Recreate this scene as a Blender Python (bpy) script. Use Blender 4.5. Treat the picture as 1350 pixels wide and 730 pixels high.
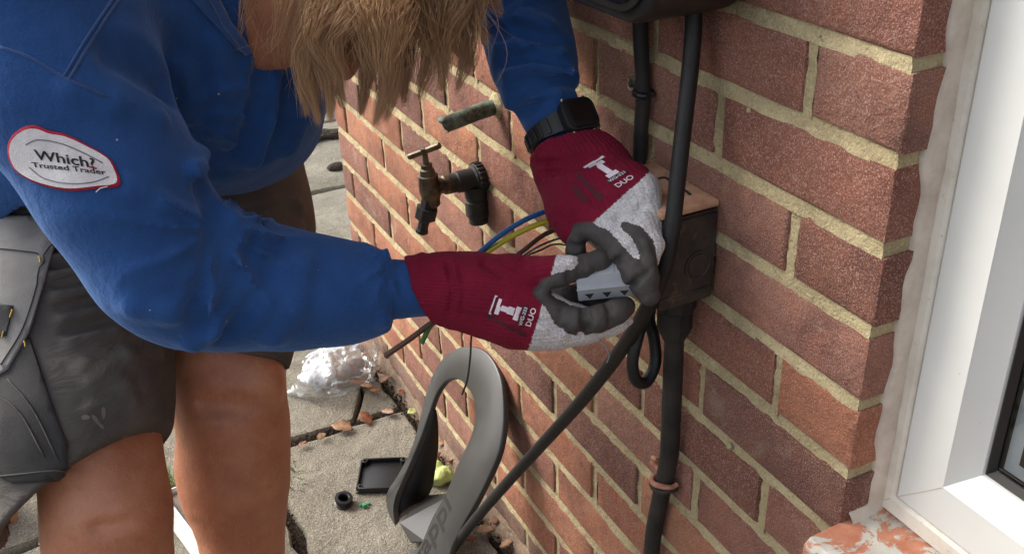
import bpy, bmesh, math, random
import numpy as np
from mathutils import Vector, Matrix
from mathutils.bvhtree import BVHTree
from mathutils.geometry import delaunay_2d_cdt

for o in list(bpy.data.objects): bpy.data.objects.remove(o)
SC = bpy.context.scene
COL = SC.collection
RNG = random.Random(7)

# ------------------------------------------------------------------ camera
# World: z up, ground z = 0, brick wall face is the plane x = 0 (outside is x < 0),
# +y runs along the wall away from the camera, y = 0 is the window reveal's arris.
FPX = 1331.36                                   # focal length in pixels of a 1350 px wide picture
CR = np.array([[0.8932405704929458, -0.24220337760484378, 0.3787595637105978],
               [-0.44824468581319027, -0.4149305612339795, 0.7917760611399471],
               [-0.03461191797157896, -0.8770234621895019, -0.4791991881289746]])
CP = np.array([-0.568145, -0.506728, 1.27493])
cam_d = bpy.data.cameras.new('camera'); cam = bpy.data.objects.new('camera', cam_d); COL.objects.link(cam)
cam_d.sensor_width = 36; cam_d.lens = 36 * FPX / 1350; cam_d.clip_start = 0.02; cam_d.clip_end = 500
cam.matrix_world = Matrix([[CR[0][0], -CR[0][1], -CR[0][2], CP[0]], [CR[1][0], -CR[1][1], -CR[1][2], CP[1]],
                           [CR[2][0], -CR[2][1], -CR[2][2], CP[2]], [0, 0, 0, 1]])
SC.camera = cam
SC.render.resolution_x = 1024; SC.render.resolution_y = 553

# ------------------------------------------------------------------ sky, sun, exposure
SUN_DIR = Vector((-0.52, 0.62, 0.62)).normalized()     # from the scene towards the sun
w = bpy.data.worlds.new('World'); SC.world = w; w.use_nodes = True
nt = w.node_tree; nt.nodes.clear()
sky = nt.nodes.new('ShaderNodeTexSky'); sky.sky_type = 'NISHITA'; sky.sun_disc = False
sky.sun_elevation = math.asin(SUN_DIR.z); sky.sun_rotation = math.atan2(SUN_DIR.x, SUN_DIR.y)
sky.dust_density = 3.0; sky.ozone_density = 1.0; sky.air_density = 1.0
hs = nt.nodes.new('ShaderNodeHueSaturation'); hs.inputs['Saturation'].default_value = 0.35
bg = nt.nodes.new('ShaderNodeBackground'); bg.inputs['Strength'].default_value = 0.15
wo = nt.nodes.new('ShaderNodeOutputWorld')
nt.links.new(sky.outputs[0], hs.inputs['Color']); nt.links.new(hs.outputs[0], bg.inputs['Color']); nt.links.new(bg.outputs[0], wo.inputs['Surface'])
sun_d = bpy.data.lights.new('sun', 'SUN'); sun_d.energy = 1.5; sun_d.angle = math.radians(25); sun_d.color = (1.0, 0.93, 0.82)
sun = bpy.data.objects.new('sun', sun_d); COL.objects.link(sun)
sun.rotation_euler = SUN_DIR.to_track_quat('Z', 'Y').to_euler(); sun.location = (0, 0, 5)
SC.view_settings.view_transform = 'Standard'; SC.view_settings.look = 'None'
SC.view_settings.gamma = 1; SC.view_settings.use_curve_mapping = False
SC.view_settings.exposure = 1.1

# ------------------------------------------------------------------ geometry helpers
def ray(px, py): return CR @ np.array([(px - 675) / FPX, (py - 365) / FPX, 1.0])
def P(px, py, d): return CP + ray(px, py) * d
def on(px, py, ax, val):
    r = ray(px, py); return CP + r * ((val - CP[ax]) / r[ax])
def ground(px, py, z=0.0): return on(px, py, 2, z)
def V(a): return Vector((float(a[0]), float(a[1]), float(a[2])))

def tag(o, label=None, cat=None, group=None, kind=None):
    if label: o['label'] = label
    if cat: o['category'] = cat
    if group: o['group'] = group
    if kind: o['kind'] = kind
    return o
def empty(name, loc=(0, 0, 0)):
    o = bpy.data.objects.new(name, None); COL.objects.link(o); o.location = loc; o.empty_display_size = .05; return o
def link(name, me, mat=None, parent=None, smooth=True):
    o = bpy.data.objects.new(name, me); COL.objects.link(o)
    if mat is not None and len(me.materials) == 0: me.materials.append(mat)
    if smooth is not None:
        me.polygons.foreach_set('use_smooth', [bool(smooth)] * len(me.polygons))
    if parent is not None:
        o.parent = parent
        if parent.type == 'EMPTY': o.matrix_parent_inverse = Matrix.Translation(-parent.location)
    return o
def mesh(name, vs, fs, mat=None, parent=None, smooth=True):
    me = bpy.data.meshes.new(name); me.from_pydata([tuple(map(float, v)) for v in vs], [], [tuple(f) for f in fs]); me.update()
    return link(name, me, mat, parent, smooth)
def bmobj(name, bm, mat=None, parent=None, smooth=False):
    me = bpy.data.meshes.new(name); bm.normal_update(); bm.to_mesh(me); bm.free()
    return link(name, me, mat, parent, smooth)
def sharp(o, deg=35):
    me = o.data; bm = bmesh.new(); bm.from_mesh(me)
    for e in bm.edges:
        if len(e.link_faces) == 2 and e.calc_face_angle(0) > math.radians(deg): e.smooth = False
    bm.to_mesh(me); bm.free(); return o

def spline(pts, n=8):
    pts = [np.array(p, float) for p in pts]; out = []
    q = [2 * pts[0] - pts[1]] + pts + [2 * pts[-1] - pts[-2]]
    for i in range(1, len(q) - 2):
        for k in range(n):
            t = k / n; a, b, c, d = q[i - 1], q[i], q[i + 1], q[i + 2]
            out.append(.5 * ((2 * b) + (c - a) * t + (2 * a - 5 * b + 4 * c - d) * t * t + (3 * b - a - 3 * c + d) * t ** 3))
    out.append(pts[-1]); return out
def tube_geo(path, rad, ns=12, cap=True, wob=0, rng=RNG):
    path = [np.array(p, float) for p in path]; n = len(path)
    rads = rad if hasattr(rad, '__len__') else [rad] * n
    vs = []; fs = []; up = None
    for i, p in enumerate(path):
        t = path[min(i + 1, n - 1)] - path[max(i - 1, 0)]; t = t / (np.linalg.norm(t) + 1e-12)
        if up is None:
            up = np.cross(t, [0.3, 0.5, 0.81]); up /= np.linalg.norm(up)
        up = up - t * up.dot(t); up /= np.linalg.norm(up); sd = np.cross(t, up)
        for k in range(ns):
            a = 2 * math.pi * k / ns
            r = rads[i] * (1 + (rng.uniform(-wob, wob) if wob else 0))
            vs.append(p + r * (math.cos(a) * up + math.sin(a) * sd))
    for i in range(n - 1):
        for k in range(ns):
            fs.append((i * ns + k, i * ns + (k + 1) % ns, (i + 1) * ns + (k + 1) % ns, (i + 1) * ns + k))
    if cap:
        fs.append(tuple(reversed(range(ns)))); fs.append(tuple((n - 1) * ns + k for k in range(ns)))
    return vs, fs
def tube(name, pts, rad, mat, parent=None, ns=14, n=8, wob=0):
    path = spline(pts, n)
    if hasattr(rad, '__len__'):
        rad = list(np.interp(np.linspace(0, len(rad) - 1, len(path)), range(len(rad)), rad))
    return sharp(mesh(name, *tube_geo(path, rad, ns, True, wob), mat, parent), 50)
def frame(z, x=None):
    z = np.array(z, float); z /= np.linalg.norm(z)
    x = np.array(x if x is not None else ((1, 0, 0) if abs(z[0]) < .8 else (0, 1, 0)), float)
    x = x - z * x.dot(z); x /= np.linalg.norm(x); y = np.cross(z, x)
    return np.stack([x, y, z], 1)
def lathe(name, org, axis, prof, mat, parent=None, ns=24, x=None, flat=None):
    F = frame(axis, x); vs = []; fs = []; n = len(prof)
    for r, h in prof:
        for k in range(ns):
            a = 2 * math.pi * k / ns
            vs.append(np.array(org) + F @ np.array([r * math.cos(a), r * math.sin(a), h]))
    for i in range(n - 1):
        for k in range(ns): fs.append((i * ns + k, i * ns + (k + 1) % ns, (i + 1) * ns + (k + 1) % ns, (i + 1) * ns + k))
    fs.append(tuple(reversed(range(ns)))); fs.append(tuple((n - 1) * ns + k for k in range(ns)))
    return sharp(mesh(name, vs, fs, mat, parent), 32)
def box(name, c, size, mat, parent=None, F=None, bev=0.0, seg=2, smooth=True):
    bm = bmesh.new(); bmesh.ops.create_cube(bm, size=1)
    for v in bm.verts: v.co = Vector((v.co.x * size[0], v.co.y * size[1], v.co.z * size[2]))
    if bev > 0: bmesh.ops.bevel(bm, geom=list(bm.edges), offset=bev, segments=seg, affect='EDGES', profile=.5)
    F = np.eye(3) if F is None else F
    for v in bm.verts: v.co = V(np.array(c) + F @ np.array(v.co))
    o = bmobj(name, bm, mat, parent, smooth); return sharp(o, 40) if smooth else o
def prism(name, poly, org, F, d0, d1, mat, parent=None, bev=0.0, seg=2, holes=None):
    """outline in the local xy plane of frame F, extruded along local z from d0 to d1"""
    bm = bmesh.new()
    a = [bm.verts.new(V(np.array(org) + F @ np.array([x, y, d0]))) for x, y in poly]
    f = bm.faces.new(a)
    r = bmesh.ops.extrude_face_region(bm, geom=[f]); vs = [g for g in r['geom'] if isinstance(g, bmesh.types.BMVert)]
    bmesh.ops.translate(bm, verts=vs, vec=V(F @ np.array([0, 0, d1 - d0])))
    bmesh.ops.recalc_face_normals(bm, faces=bm.faces)
    if bev > 0:
        es = [e for e in bm.edges if len(e.link_faces) == 2 and e.calc_face_angle(0) > .5]
        bmesh.ops.bevel(bm, geom=es, offset=bev, segments=seg, affect='EDGES', profile=.5)
    o = bmobj(name, bm, mat, parent, True); return sharp(o, 40)

# ------------------------------------------------------------------ procedural materials
MATS = {}
def lin(r, g, b):
    f = lambda c: (c / 255 / 12.92) if c / 255 <= .04045 else ((c / 255 + .055) / 1.055) ** 2.4
    return (f(r), f(g), f(b), 1)
class N:
    def __init__(s, name):
        s.m = bpy.data.materials.new(name); s.m.use_nodes = True; s.t = s.m.node_tree; s.t.nodes.clear()
        s.out = s.t.nodes.new('ShaderNodeOutputMaterial'); s.b = s.t.nodes.new('ShaderNodeBsdfPrincipled')
        s.t.links.new(s.b.outputs[0], s.out.inputs['Surface']); s.co = None; MATS[name] = s.m
    def n(s, t, **kw):
        x = s.t.nodes.new('ShaderNode' + t)
        for k, v in kw.items(): setattr(x, k, v)
        return x
    def l(s, a, b): s.t.links.new(a, b)
    def coord(s, per_object=False):
        if s.co is None:
            tc = s.n('TexCoord')
            if per_object:
                oi = s.n('ObjectInfo'); mu = s.n('VectorMath', operation='SCALE'); mu.inputs[0].default_value = (37, 71, 53); s.l(oi.outputs['Random'], mu.inputs['Scale'])
                ad = s.n('VectorMath', operation='ADD'); s.l(tc.outputs['Object'], ad.inputs[0]); s.l(mu.outputs[0], ad.inputs[1]); s.co = ad.outputs[0]
            else: s.co = tc.outputs['Object']
        return s.co
    def noise(s, scale, detail=3, rough=.55, dist=0, vec=None, lo=.35, hi=.65, stretch=None):
        x = s.n('TexNoise'); x.inputs['Scale'].default_value = scale; x.inputs['Detail'].default_value = detail
        x.inputs['Roughness'].default_value = rough; x.inputs['Distortion'].default_value = dist
        v = vec or s.coord()
        if stretch:
            mp = s.n('Mapping'); mp.inputs['Scale'].default_value = stretch; s.l(v, mp.inputs['Vector']); v = mp.outputs[0]
        s.l(v, x.inputs['Vector'])
        r = s.n('MapRange'); r.inputs['From Min'].default_value = lo; r.inputs['From Max'].default_value = hi; s.l(x.outputs['Fac'], r.inputs['Value'])
        return r.outputs[0]
    def vor(s, scale, feat='F1', lo=0, hi=.5, out='Distance'):
        x = s.n('TexVoronoi'); x.feature = feat; x.inputs['Scale'].default_value = scale; s.l(s.coord(), x.inputs['Vector'])
        r = s.n('MapRange'); r.inputs['From Min'].default_value = lo; r.inputs['From Max'].default_value = hi; s.l(x.outputs[out], r.inputs['Value'])
        return r.outputs[0]
    def mix(s, fac, a, b, mode='MIX'):
        x = s.n('Mix', data_type='RGBA', blend_type=mode)
        for v, i in ((fac, 0), (a, 6), (b, 7)):
            if hasattr(v, 'is_linked') or isinstance(v, bpy.types.NodeSocket): s.l(v, x.inputs[i])
            else: x.inputs[i].default_value = v
        return x.outputs[2]
    def math(s, op, a, b=None, clamp=False):
        x = s.n('Math', operation=op, use_clamp=clamp)
        for v, i in ((a, 0), (b, 1)):
            if v is None: continue
            if isinstance(v, bpy.types.NodeSocket): s.l(v, x.inputs[i])
            else: x.inputs[i].default_value = v
        return x.outputs[0]
    def attr(s, name, out='Fac'):
        x = s.n('Attribute'); x.attribute_name = name; return x.outputs[out]
    def set(s, color=None, rough=None, metal=None, **kw):
        for k, v in dict({'Base Color': color, 'Roughness': rough, 'Metallic': metal}, **kw).items():
            if v is None: continue
            if isinstance(v, bpy.types.NodeSocket): s.l(v, s.b.inputs[k])
            else: s.b.inputs[k].default_value = v
        return s
    def bump(s, h, strength=.3, dist=.001, prev=None):
        x = s.n('Bump'); x.inputs['Strength'].default_value = strength; x.inputs['Distance'].default_value = dist
        s.l(h, x.inputs['Height'])
        if prev: s.l(prev, x.inputs['Normal'])
        s.l(x.outputs[0], s.b.inputs['Normal']); return x.outputs[0]

def plain(name, c1, c2=None, scale=40, rough=.5, bump=.15, bscale=300, metal=0, spec=None, bd=.0006):
    if name in MATS: return MATS[name]
    m = N(name); c2 = c2 or tuple(x * .75 for x in c1[:3]) + (1,)
    m.set(m.mix(m.noise(scale, 5), c1, c2), rough, metal)
    if bump: m.bump(m.noise(bscale, 3), bump, bd)
    if spec is not None: m.b.inputs['Specular IOR Level'].default_value = spec
    return m.m

# brick: sanded, blotchy face; each brick takes its own tone from the object's colour
m = N('brick'); m.coord(True)
oi = m.n('ObjectInfo')
base = oi.outputs['Color']
c = m.mix(m.noise(9, 4, .6, 0, None, .42, .72), base, m.mix(1.0, base, (.62, .52, .56, 1), 'MULTIPLY'))
c = m.mix(m.math('MULTIPLY', m.noise(26, 4, .6, 0, None, .5, .7), .45), c, m.mix(1.0, base, (1.35, 1.05, .85, 1), 'MULTIPLY'))
c = m.mix(m.math('MULTIPLY', m.noise(700, 2, .6, 0, None, .50, .70), .66), c, (.54, .37, .30, 1))
c = m.mix(m.math('MULTIPLY', m.noise(600, 2, .6, 1, None, .53, .70), .62), c, (.085, .036, .03, 1))
c = m.mix(m.math('MULTIPLY', m.noise(7, 5, .7, .6, None, .60, .75), .4), c, (.46, .36, .27, 1))
c = m.mix(m.math('MULTIPLY', m.noise(5, 4, .6, 1.2, None, .56, .70), .45), c, (.10, .055, .045, 1))
m.set(c, .92); m.b.inputs['Specular IOR Level'].default_value = .25
b1 = m.bump(m.noise(520, 3, .6), .55, .0012); m.bump(m.noise(45, 4, .6), .5, .003, b1)
m = N('mortar')
c = m.mix(m.noise(14, 5), lin(182, 167, 132), lin(152, 138, 106)); c = m.mix(m.math('MULTIPLY', m.noise(420, 2, .6, 0, None, .5, .75), .5), c, lin(214, 198, 160))
c = m.mix(m.math('MULTIPLY', m.noise(300, 2, .6, 0, None, .58, .75), .5), c, lin(92, 78, 56))
m.set(c, .95); m.b.inputs['Specular IOR Level'].default_value = .2
b1 = m.bump(m.noise(380, 3), .6, .0012); m.bump(m.noise(60, 4), .6, .003, b1)
m = N('render_coat')
c = m.mix(m.noise(11, 5), lin(150, 128, 108), lin(112, 92, 78)); c = m.mix(m.math('MULTIPLY', m.noise(300, 2, .6, 0, None, .5, .75), .5), c, lin(176, 160, 140))
m.set(c, .95); b1 = m.bump(m.noise(380, 3), .6, .0012); m.bump(m.noise(40, 4), .7, .004, b1)
m = N('brickwork_beyond')
bt = m.n('TexBrick'); bt.inputs['Scale'].default_value = 1; bt.inputs['Brick Width'].default_value = .225; bt.inputs['Row Height'].default_value = .075; bt.inputs['Mortar Size'].default_value = .005
bt.inputs['Color1'].default_value = lin(150, 88, 70); bt.inputs['Color2'].default_value = lin(125, 72, 62); bt.inputs['Mortar'].default_value = lin(175, 158, 116)
sx = m.n('SeparateXYZ'); m.l(m.coord(), sx.inputs[0]); cx = m.n('CombineXYZ'); m.l(m.math('ADD', sx.outputs[1], sx.outputs[0]), cx.inputs[0]); m.l(sx.outputs[2], cx.inputs[1]); m.l(cx.outputs[0], bt.inputs['Vector'])
m.set(bt.outputs[0], .9)
# paving: washed concrete with fine aggregate
m = N('concrete'); m.coord(True)
c = m.mix(m.noise(6, 5, .6), lin(146, 140, 126), lin(116, 110, 98))
c = m.mix(m.math('MULTIPLY', m.noise(330, 2, .6, 0, None, .5, .7), .65), c, lin(190, 184, 170))
c = m.mix(m.math('MULTIPLY', m.noise(260, 2, .6, .5, None, .52, .7), .6), c, lin(72, 64, 50))
c = m.mix(m.math('MULTIPLY', m.noise(3.2, 6, .7, .8, None, .50, .70), .6), c, lin(84, 78, 60))
c = m.mix(m.math('MULTIPLY', m.noise(55, 4, .7, 0, None, .66, .72), .5), c, lin(58, 52, 42))
m.set(c, .93); m.b.inputs['Specular IOR Level'].default_value = .25
b1 = m.bump(m.noise(330, 3), .7, .0018); m.bump(m.noise(22, 5), .5, .006, b1)
m = N('soil'); c = m.mix(m.noise(60, 5), lin(70, 56, 40), lin(38, 30, 22)); c = m.mix(m.math('MULTIPLY', m.noise(220, 2, .6, 0, None, .55, .7), .5), c, lin(120, 104, 80)); m.set(c, .97); m.bump(m.noise(90, 5), .9, .01)
# fleece sweatshirt
m = N('blue_fleece')
c = m.mix(m.noise(18, 4), (.023, .078, .238, 1), (.017, .060, .190, 1)); c = m.mix(m.math('MULTIPLY', m.noise(900, 2, .6, 0, None, .5, .75), .22), c, (.06, .15, .45, 1))
c = m.mix(m.math('SUBTRACT', 1.0, m.vor(34, 'F1', .025, .04)), c, (.55, .55, .6, 1))
m.set(c, .95); m.b.inputs['Specular IOR Level'].default_value = .15; m.b.inputs['Sheen Weight'].default_value = .35; m.b.inputs['Sheen Roughness'].default_value = .5; m.b.inputs['Sheen Tint'].default_value = (.35, .55, 1, 1)
b1 = m.bump(m.noise(900, 2), .3, .0006); m.bump(m.noise(70, 4, .6), .25, .003, b1)
m = N('blue_rib')
m.set(m.mix(m.noise(40, 3), (.021, .074, .228, 1), (.017, .058, .185, 1)), .95); m.b.inputs['Sheen Weight'].default_value = .3; m.bump(m.noise(700, 2), .4, .0006)
m = N('grey_canvas')
c = m.mix(m.noise(12, 5), lin(94, 89, 85), lin(76, 72, 69)); c = m.mix(m.math('MULTIPLY', m.noise(7, 6, .75, 1.5, None, .66, .76), .35), c, lin(160, 152, 142))
c = m.mix(m.math('MULTIPLY', m.noise(38, 3, .6, 0, None, .70, .76), .5), c, lin(120, 74, 44))
m.set(c, .85); m.b.inputs['Specular IOR Level'].default_value = .3
b1 = m.bump(m.noise(1100, 1), .25, .0004); b2_ = m.bump(m.noise(16, 4, .55, .6, None, .35, .65, (1, 1, 3.5)), .35, .006, b1); m.bump(m.noise(5, 2, .5, .3), .2, .01, b2_)
plain('light_canvas', lin(140, 137, 134), lin(118, 115, 112), 20, .85, .3, 700)
plain('black_cordura', lin(56, 54, 54), lin(42, 41, 41), 25, .8, .5, 800)
plain('yellow_stitch', lin(200, 160, 50), None, 40, .7)
plain('dark_thread', lin(30, 40, 80), None, 40, .8)
# skin
m = N('skin')
c = m.mix(m.noise(14, 4), lin(186, 128, 97), lin(166, 106, 78)); c = m.mix(m.math('MULTIPLY', m.noise(60, 4, .6, 0, None, .5, .75), .4), c, lin(152, 84, 64))
c = m.mix(m.math('MULTIPLY', m.noise(420, 2, .5, 0, None, .62, .72), .3), c, lin(150, 90, 70))
m.set(c, .48); m.b.inputs['Subsurface Weight'].default_value = .12; m.b.inputs['Subsurface Radius'].default_value = (.012, .005, .003); m.b.inputs['Subsurface Scale'].default_value = .5
b1 = m.bump(m.noise(420, 3), .22, .0008); m.bump(m.noise(45, 3), .2, .003, b1)
plain('lip', lin(170, 90, 84), None, 60, .45)
# hair
m = N('hair'); at = m.attr('tone')
c = m.mix(at, lin(100, 68, 46), lin(226, 182, 136)); m.set(c, .42); m.b.inputs['Specular IOR Level'].default_value = .5
plain('hair_base', lin(96, 72, 50), lin(66, 48, 34), 60, .7, .6, 150, 0, None, .004)
# gloves: colour zones are attributes of the glove itself
def glove_mat(name):
    m = N(name); z = m.n('Attribute'); z.attribute_name = 'zone'; sp = m.n('SeparateColor'); m.l(z.outputs['Color'], sp.inputs[0])
    red, knit, dark = sp.outputs
    u = m.attr('around'); v = m.attr('along')
    rib = m.math('SINE', m.math('MULTIPLY', u, 62.0)); row = m.math('SINE', m.math('MULTIPLY', v, 2100.0))
    weave = m.math('MULTIPLY', m.math('ADD', rib, m.math('MULTIPLY', row, .35)), .5)
    sh = m.math('MULTIPLY_ADD', weave, .18); sh.node.inputs[2].default_value = .78
    redc = m.mix(1.0, m.mix(m.noise(30, 3), (.185, .004, .026, 1), (.15, .003, .022, 1)), m.mix(sh, (.55, .5, .5, 1), (1.12, 1.1, 1.1, 1)), 'MULTIPLY')
    kn = m.mix(m.noise(560, 2, .6, 0, None, .38, .62), (.66, .645, .65, 1), (.38, .365, .375, 1))
    kn = m.mix(m.math('MULTIPLY', m.noise(25, 3), .3), kn, (.48, .46, .45, 1))
    dk = m.mix(m.noise(30, 4), (.062, .056, .053, 1), (.044, .040, .038, 1))
    c = m.mix(knit, redc, kn); c = m.mix(m.math('GREATER_THAN', dark, .5), c, dk)
    m.set(c, m.math('SUBTRACT', .92, m.math('MULTIPLY', dark, .28))); m.b.inputs['Specular IOR Level'].default_value = .3
    hgt = m.math('ADD', m.math('MULTIPLY', weave, m.math('SUBTRACT', 1.0, dark)), m.math('MULTIPLY', m.noise(500, 2), .5))
    m.bump(hgt, .5, .0007); return m.m
glove_mat('glove')
plain('print_white', lin(225, 215, 220), lin(200, 190, 196), 60, .6)
plain('print_black', lin(34, 24, 30), None, 60, .6)
plain('patch_white', lin(226, 224, 226), lin(206, 204, 208), 60, .85, .5, 700)
plain('patch_red', lin(176, 28, 56), None, 60, .8, .4, 700)
plain('patch_grey', lin(120, 120, 124), None, 60, .8)
plain('patch_black', lin(30, 30, 34), None, 60, .8)
# plastics, rubber, metal
plain('black_rubber', lin(27, 27, 28), lin(18, 18, 19), 30, .55, .35, 160, 0, .45)
plain('dusty_rubber', lin(48, 43, 39), lin(20, 20, 20), 22, .7, .4, 160)
plain('black_plastic', lin(25, 25, 26), lin(18, 18, 19), 30, .42, .12, 500)
plain('gloss_panel', lin(12, 16, 30), lin(10, 13, 24), 20, .08, 0)
plain('holder_plastic', lin(60, 59, 58), lin(50, 49, 48), 12, .36, .12, 900)
plain('holder_black', lin(9, 9, 9), None, 12, .6, .1, 900)
m = N('aged_box'); c = m.mix(m.noise(26, 5, .65), lin(62, 52, 46), lin(34, 29, 27)); c = m.mix(m.math('MULTIPLY', m.noise(60, 5, .7, 1, None, .58, .7), .5), c, lin(120, 92, 72)); m.set(c, .6); m.bump(m.noise(90, 4), .3, .002)
m = N('dusty_box_top'); c = m.mix(m.noise(30, 5, .65), lin(206, 164, 136), lin(170, 126, 100)); c = m.mix(m.math('MULTIPLY', m.noise(70, 5, .7, 1, None, .6, .7), .6), c, lin(96, 66, 50)); m.set(c, .85); m.bump(m.noise(120, 4), .4, .002)
plain('terminal_grey', lin(158, 162, 168), lin(146, 150, 156), 20, .45, .1, 400)
plain('dark_hole', lin(40, 40, 42), None, 20, .8, 0)
plain('brass_old', lin(122, 110, 94), lin(66, 58, 50), 60, .45, .4, 200, .85)
plain('black_fitting', lin(46, 42, 38), lin(28, 26, 24), 50, .7, .5, 150)
m = N('verdigris'); c = m.mix(m.noise(40, 5, .65, 0, None, .4, .6), lin(108, 128, 112), lin(58, 56, 44)); m.set(c, .7, .2); m.bump(m.noise(120, 4), .4, .002)
plain('screw_steel', lin(170, 165, 155), lin(120, 112, 100), 80, .35, .2, 200, .9)
plain('terracotta_clip', lin(206, 150, 122), lin(150, 96, 76), 60, .75, .4, 200)
plain('wire_blue', lin(36, 104, 168), lin(30, 90, 150), 30, .4, .05)
plain('wire_brown', lin(92, 58, 48), lin(76, 48, 40), 30, .45, .05)
plain('wire_grey', lin(84, 84, 86), None, 30, .45, .05)
plain('wire_black', lin(26, 26, 28), None, 30, .45, .05)
plain('wire_green', lin(60, 120, 50), None, 30, .45, .05)
m = N('wire_earth'); u = m.attr('around'); m.set(m.mix(m.math('GREATER_THAN', u, .62), lin(206, 196, 50), lin(70, 130, 50)), .4)
plain('copper', lin(190, 120, 84), None, 50, .35, .1, 300, .9)
# window
m = N('upvc'); c = m.mix(m.noise(5, 5, .6), lin(216, 217, 214), lin(208, 209, 204)); c = m.mix(m.math('MULTIPLY', m.noise(170, 3, .6, 0, None, .72, .78), .7), c, lin(120, 105, 85)); m.set(c, .32); m.bump(m.noise(9, 3), .04, .004)
m = N('upvc_weathered'); c = m.mix(m.noise(16, 5, .65, 0, None, .4, .65), lin(220, 215, 203), lin(196, 188, 172)); c = m.mix(m.math('MULTIPLY', m.noise(190, 3, .6, 0, None, .68, .76), .7), c, lin(110, 92, 72)); m.set(c, .5); m.bump(m.noise(60, 4), .15, .002)
m = N('sealant'); c = m.mix(m.noise(24, 5, .65), lin(212, 202, 188), lin(186, 172, 158)); m.set(c, .6); m.bump(m.noise(50, 4), .3, .002)
m = N('peeling_sill')
pk = m.noise(22, 6, .72, .5, None, .46, .50); c = m.mix(m.noise(60, 4), lin(206, 142, 112), lin(184, 116, 88)); wht = m.mix(m.noise(30, 4), lin(218, 214, 202), lin(190, 182, 168))
c = m.mix(pk, wht, c); c = m.mix(m.math('MULTIPLY', m.noise(80, 5, .7, 0, None, .66, .72), .8), c, lin(82, 70, 58)); m.set(c, .8); m.bump(m.math('SUBTRACT', 1.0, pk), .5, .0012)
plain('gasket', lin(22, 20, 20), None, 20, .6, .1)
plain('spacer_bar', lin(170, 182, 192), None, 20, .4, .1, 200, .3)
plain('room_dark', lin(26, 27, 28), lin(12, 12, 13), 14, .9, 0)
m = N('glass'); m.set((1, 1, 1, 1), .02, None, **{'Transmission Weight': 1.0, 'IOR': 1.5})
# litter
m = N('clear_polythene'); m.t.nodes.remove(m.b)
tr = m.n('BsdfTransparent'); tr.inputs[0].default_value = (.96, .97, .98, 1); gl = m.n('BsdfGlossy'); gl.inputs['Roughness'].default_value = .12; df = m.n('BsdfDiffuse'); df.inputs[0].default_value = (.85, .86, .88, 1)
m1 = m.n('MixShader'); m1.inputs[0].default_value = .13; m.l(tr.outputs[0], m1.inputs[1]); m.l(df.outputs[0], m1.inputs[2])
lw = m.n('LayerWeight'); lw.inputs[0].default_value = .35; m2 = m.n('MixShader'); m.l(m.math('MULTIPLY_ADD', lw.outputs['Facing'], .8), m2.inputs[0]); m2.inputs[0].links[0].from_node.inputs[2].default_value = .10
m.l(m1.outputs[0], m2.inputs[1]); m.l(gl.outputs[0], m2.inputs[2]); m.l(m2.outputs[0], m.out.inputs['Surface'])
plain('foam_white', lin(236, 238, 240), lin(216, 218, 222), 30, .6, .3, 120)
plain('foam_grey', lin(132, 128, 126), lin(100, 94, 92), 30, .6, .3, 120)
plain('leaf_rust', lin(146, 86, 52), lin(88, 54, 36), 60, .7, .4, 200)
plain('leaf_tan', lin(166, 128, 94), lin(112, 82, 60), 60, .7, .4, 200)
plain('leaf_pink', lin(176, 144, 126), lin(134, 102, 86), 60, .7, .4, 200)
plain('lime_tissue', lin(206, 214, 140), lin(176, 188, 110), 40, .7, .4, 200)
plain('grass', lin(112, 138, 62), lin(80, 104, 44), 60, .6, 0)
plain('card_white', lin(236, 234, 232), lin(222, 220, 218), 20, .6, .1, 200)
plain('card_inside', lin(128, 116, 106), lin(112, 100, 90), 20, .8, .2, 200)
plain('card_brown', lin(170, 124, 82), lin(150, 106, 68), 20, .8, .2, 200)
plain('green_plastic', lin(60, 150, 105), None, 20, .4, .1)
plain('boot_leather', lin(74, 58, 42), lin(52, 42, 32), 30, .7, .4, 200)
plain('sock', lin(60, 60, 62), None, 30, .9, .4, 300)
plain('watch_resin', lin(34, 34, 36), lin(24, 24, 26), 30, .45, .15, 300)
plain('watch_display', lin(40, 30, 28), lin(30, 24, 24), 14, .12, 0)

# ------------------------------------------------------------------ signed-distance modelling (bodies, cloth, gloves)
def cap(a, b, r1, r2, flat=None):
    """tapered capsule; flat = (direction, factor) squashes it along a direction"""
    a = np.array(a, np.float32); b = np.array(b, np.float32)
    lo = np.minimum(a - r1, b - r2); hi = np.maximum(a + r1, b + r2); ba = b - a; L = float(ba @ ba) + 1e-12
    if flat is not None:
        fd = np.array(flat[0], np.float32); fd /= np.linalg.norm(fd); fk = flat[1]
        def fn(p):
            q = p - a; h = np.clip((q @ ba) / L, 0, 1); e = q - h[..., None] * ba
            e = e + (e @ fd)[..., None] * fd * (fk - 1)
            return np.sqrt((e * e).sum(-1)) - (r1 + (r2 - r1) * h)
    else:
        def fn(p):
            q = p - a; h = np.clip((q @ ba) / L, 0, 1); e = q - h[..., None] * ba
            return np.sqrt((e * e).sum(-1)) - (r1 + (r2 - r1) * h)
    return fn, lo, hi
def ell(c, r, F=None):
    c = np.array(c, np.float32); r = np.array(r, np.float32); F = np.eye(3, dtype=np.float32) if F is None else np.array(F, np.float32)
    m = float(r.max())
    def fn(p):
        q = (p - c) @ F; k0 = np.sqrt(((q / r) ** 2).sum(-1)); k1 = np.sqrt(((q / (r * r)) ** 2).sum(-1)) + 1e-9
        return k0 * (k0 - 1) / k1
    return fn, c - m, c + m
def half(pt, nrm):
    """half-space: negative on the side the normal points away from"""
    pt = np.array(pt, np.float32); nrm = np.array(nrm, np.float32); nrm /= np.linalg.norm(nrm)
    return (lambda p: (p - pt) @ nrm), None, None
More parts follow.
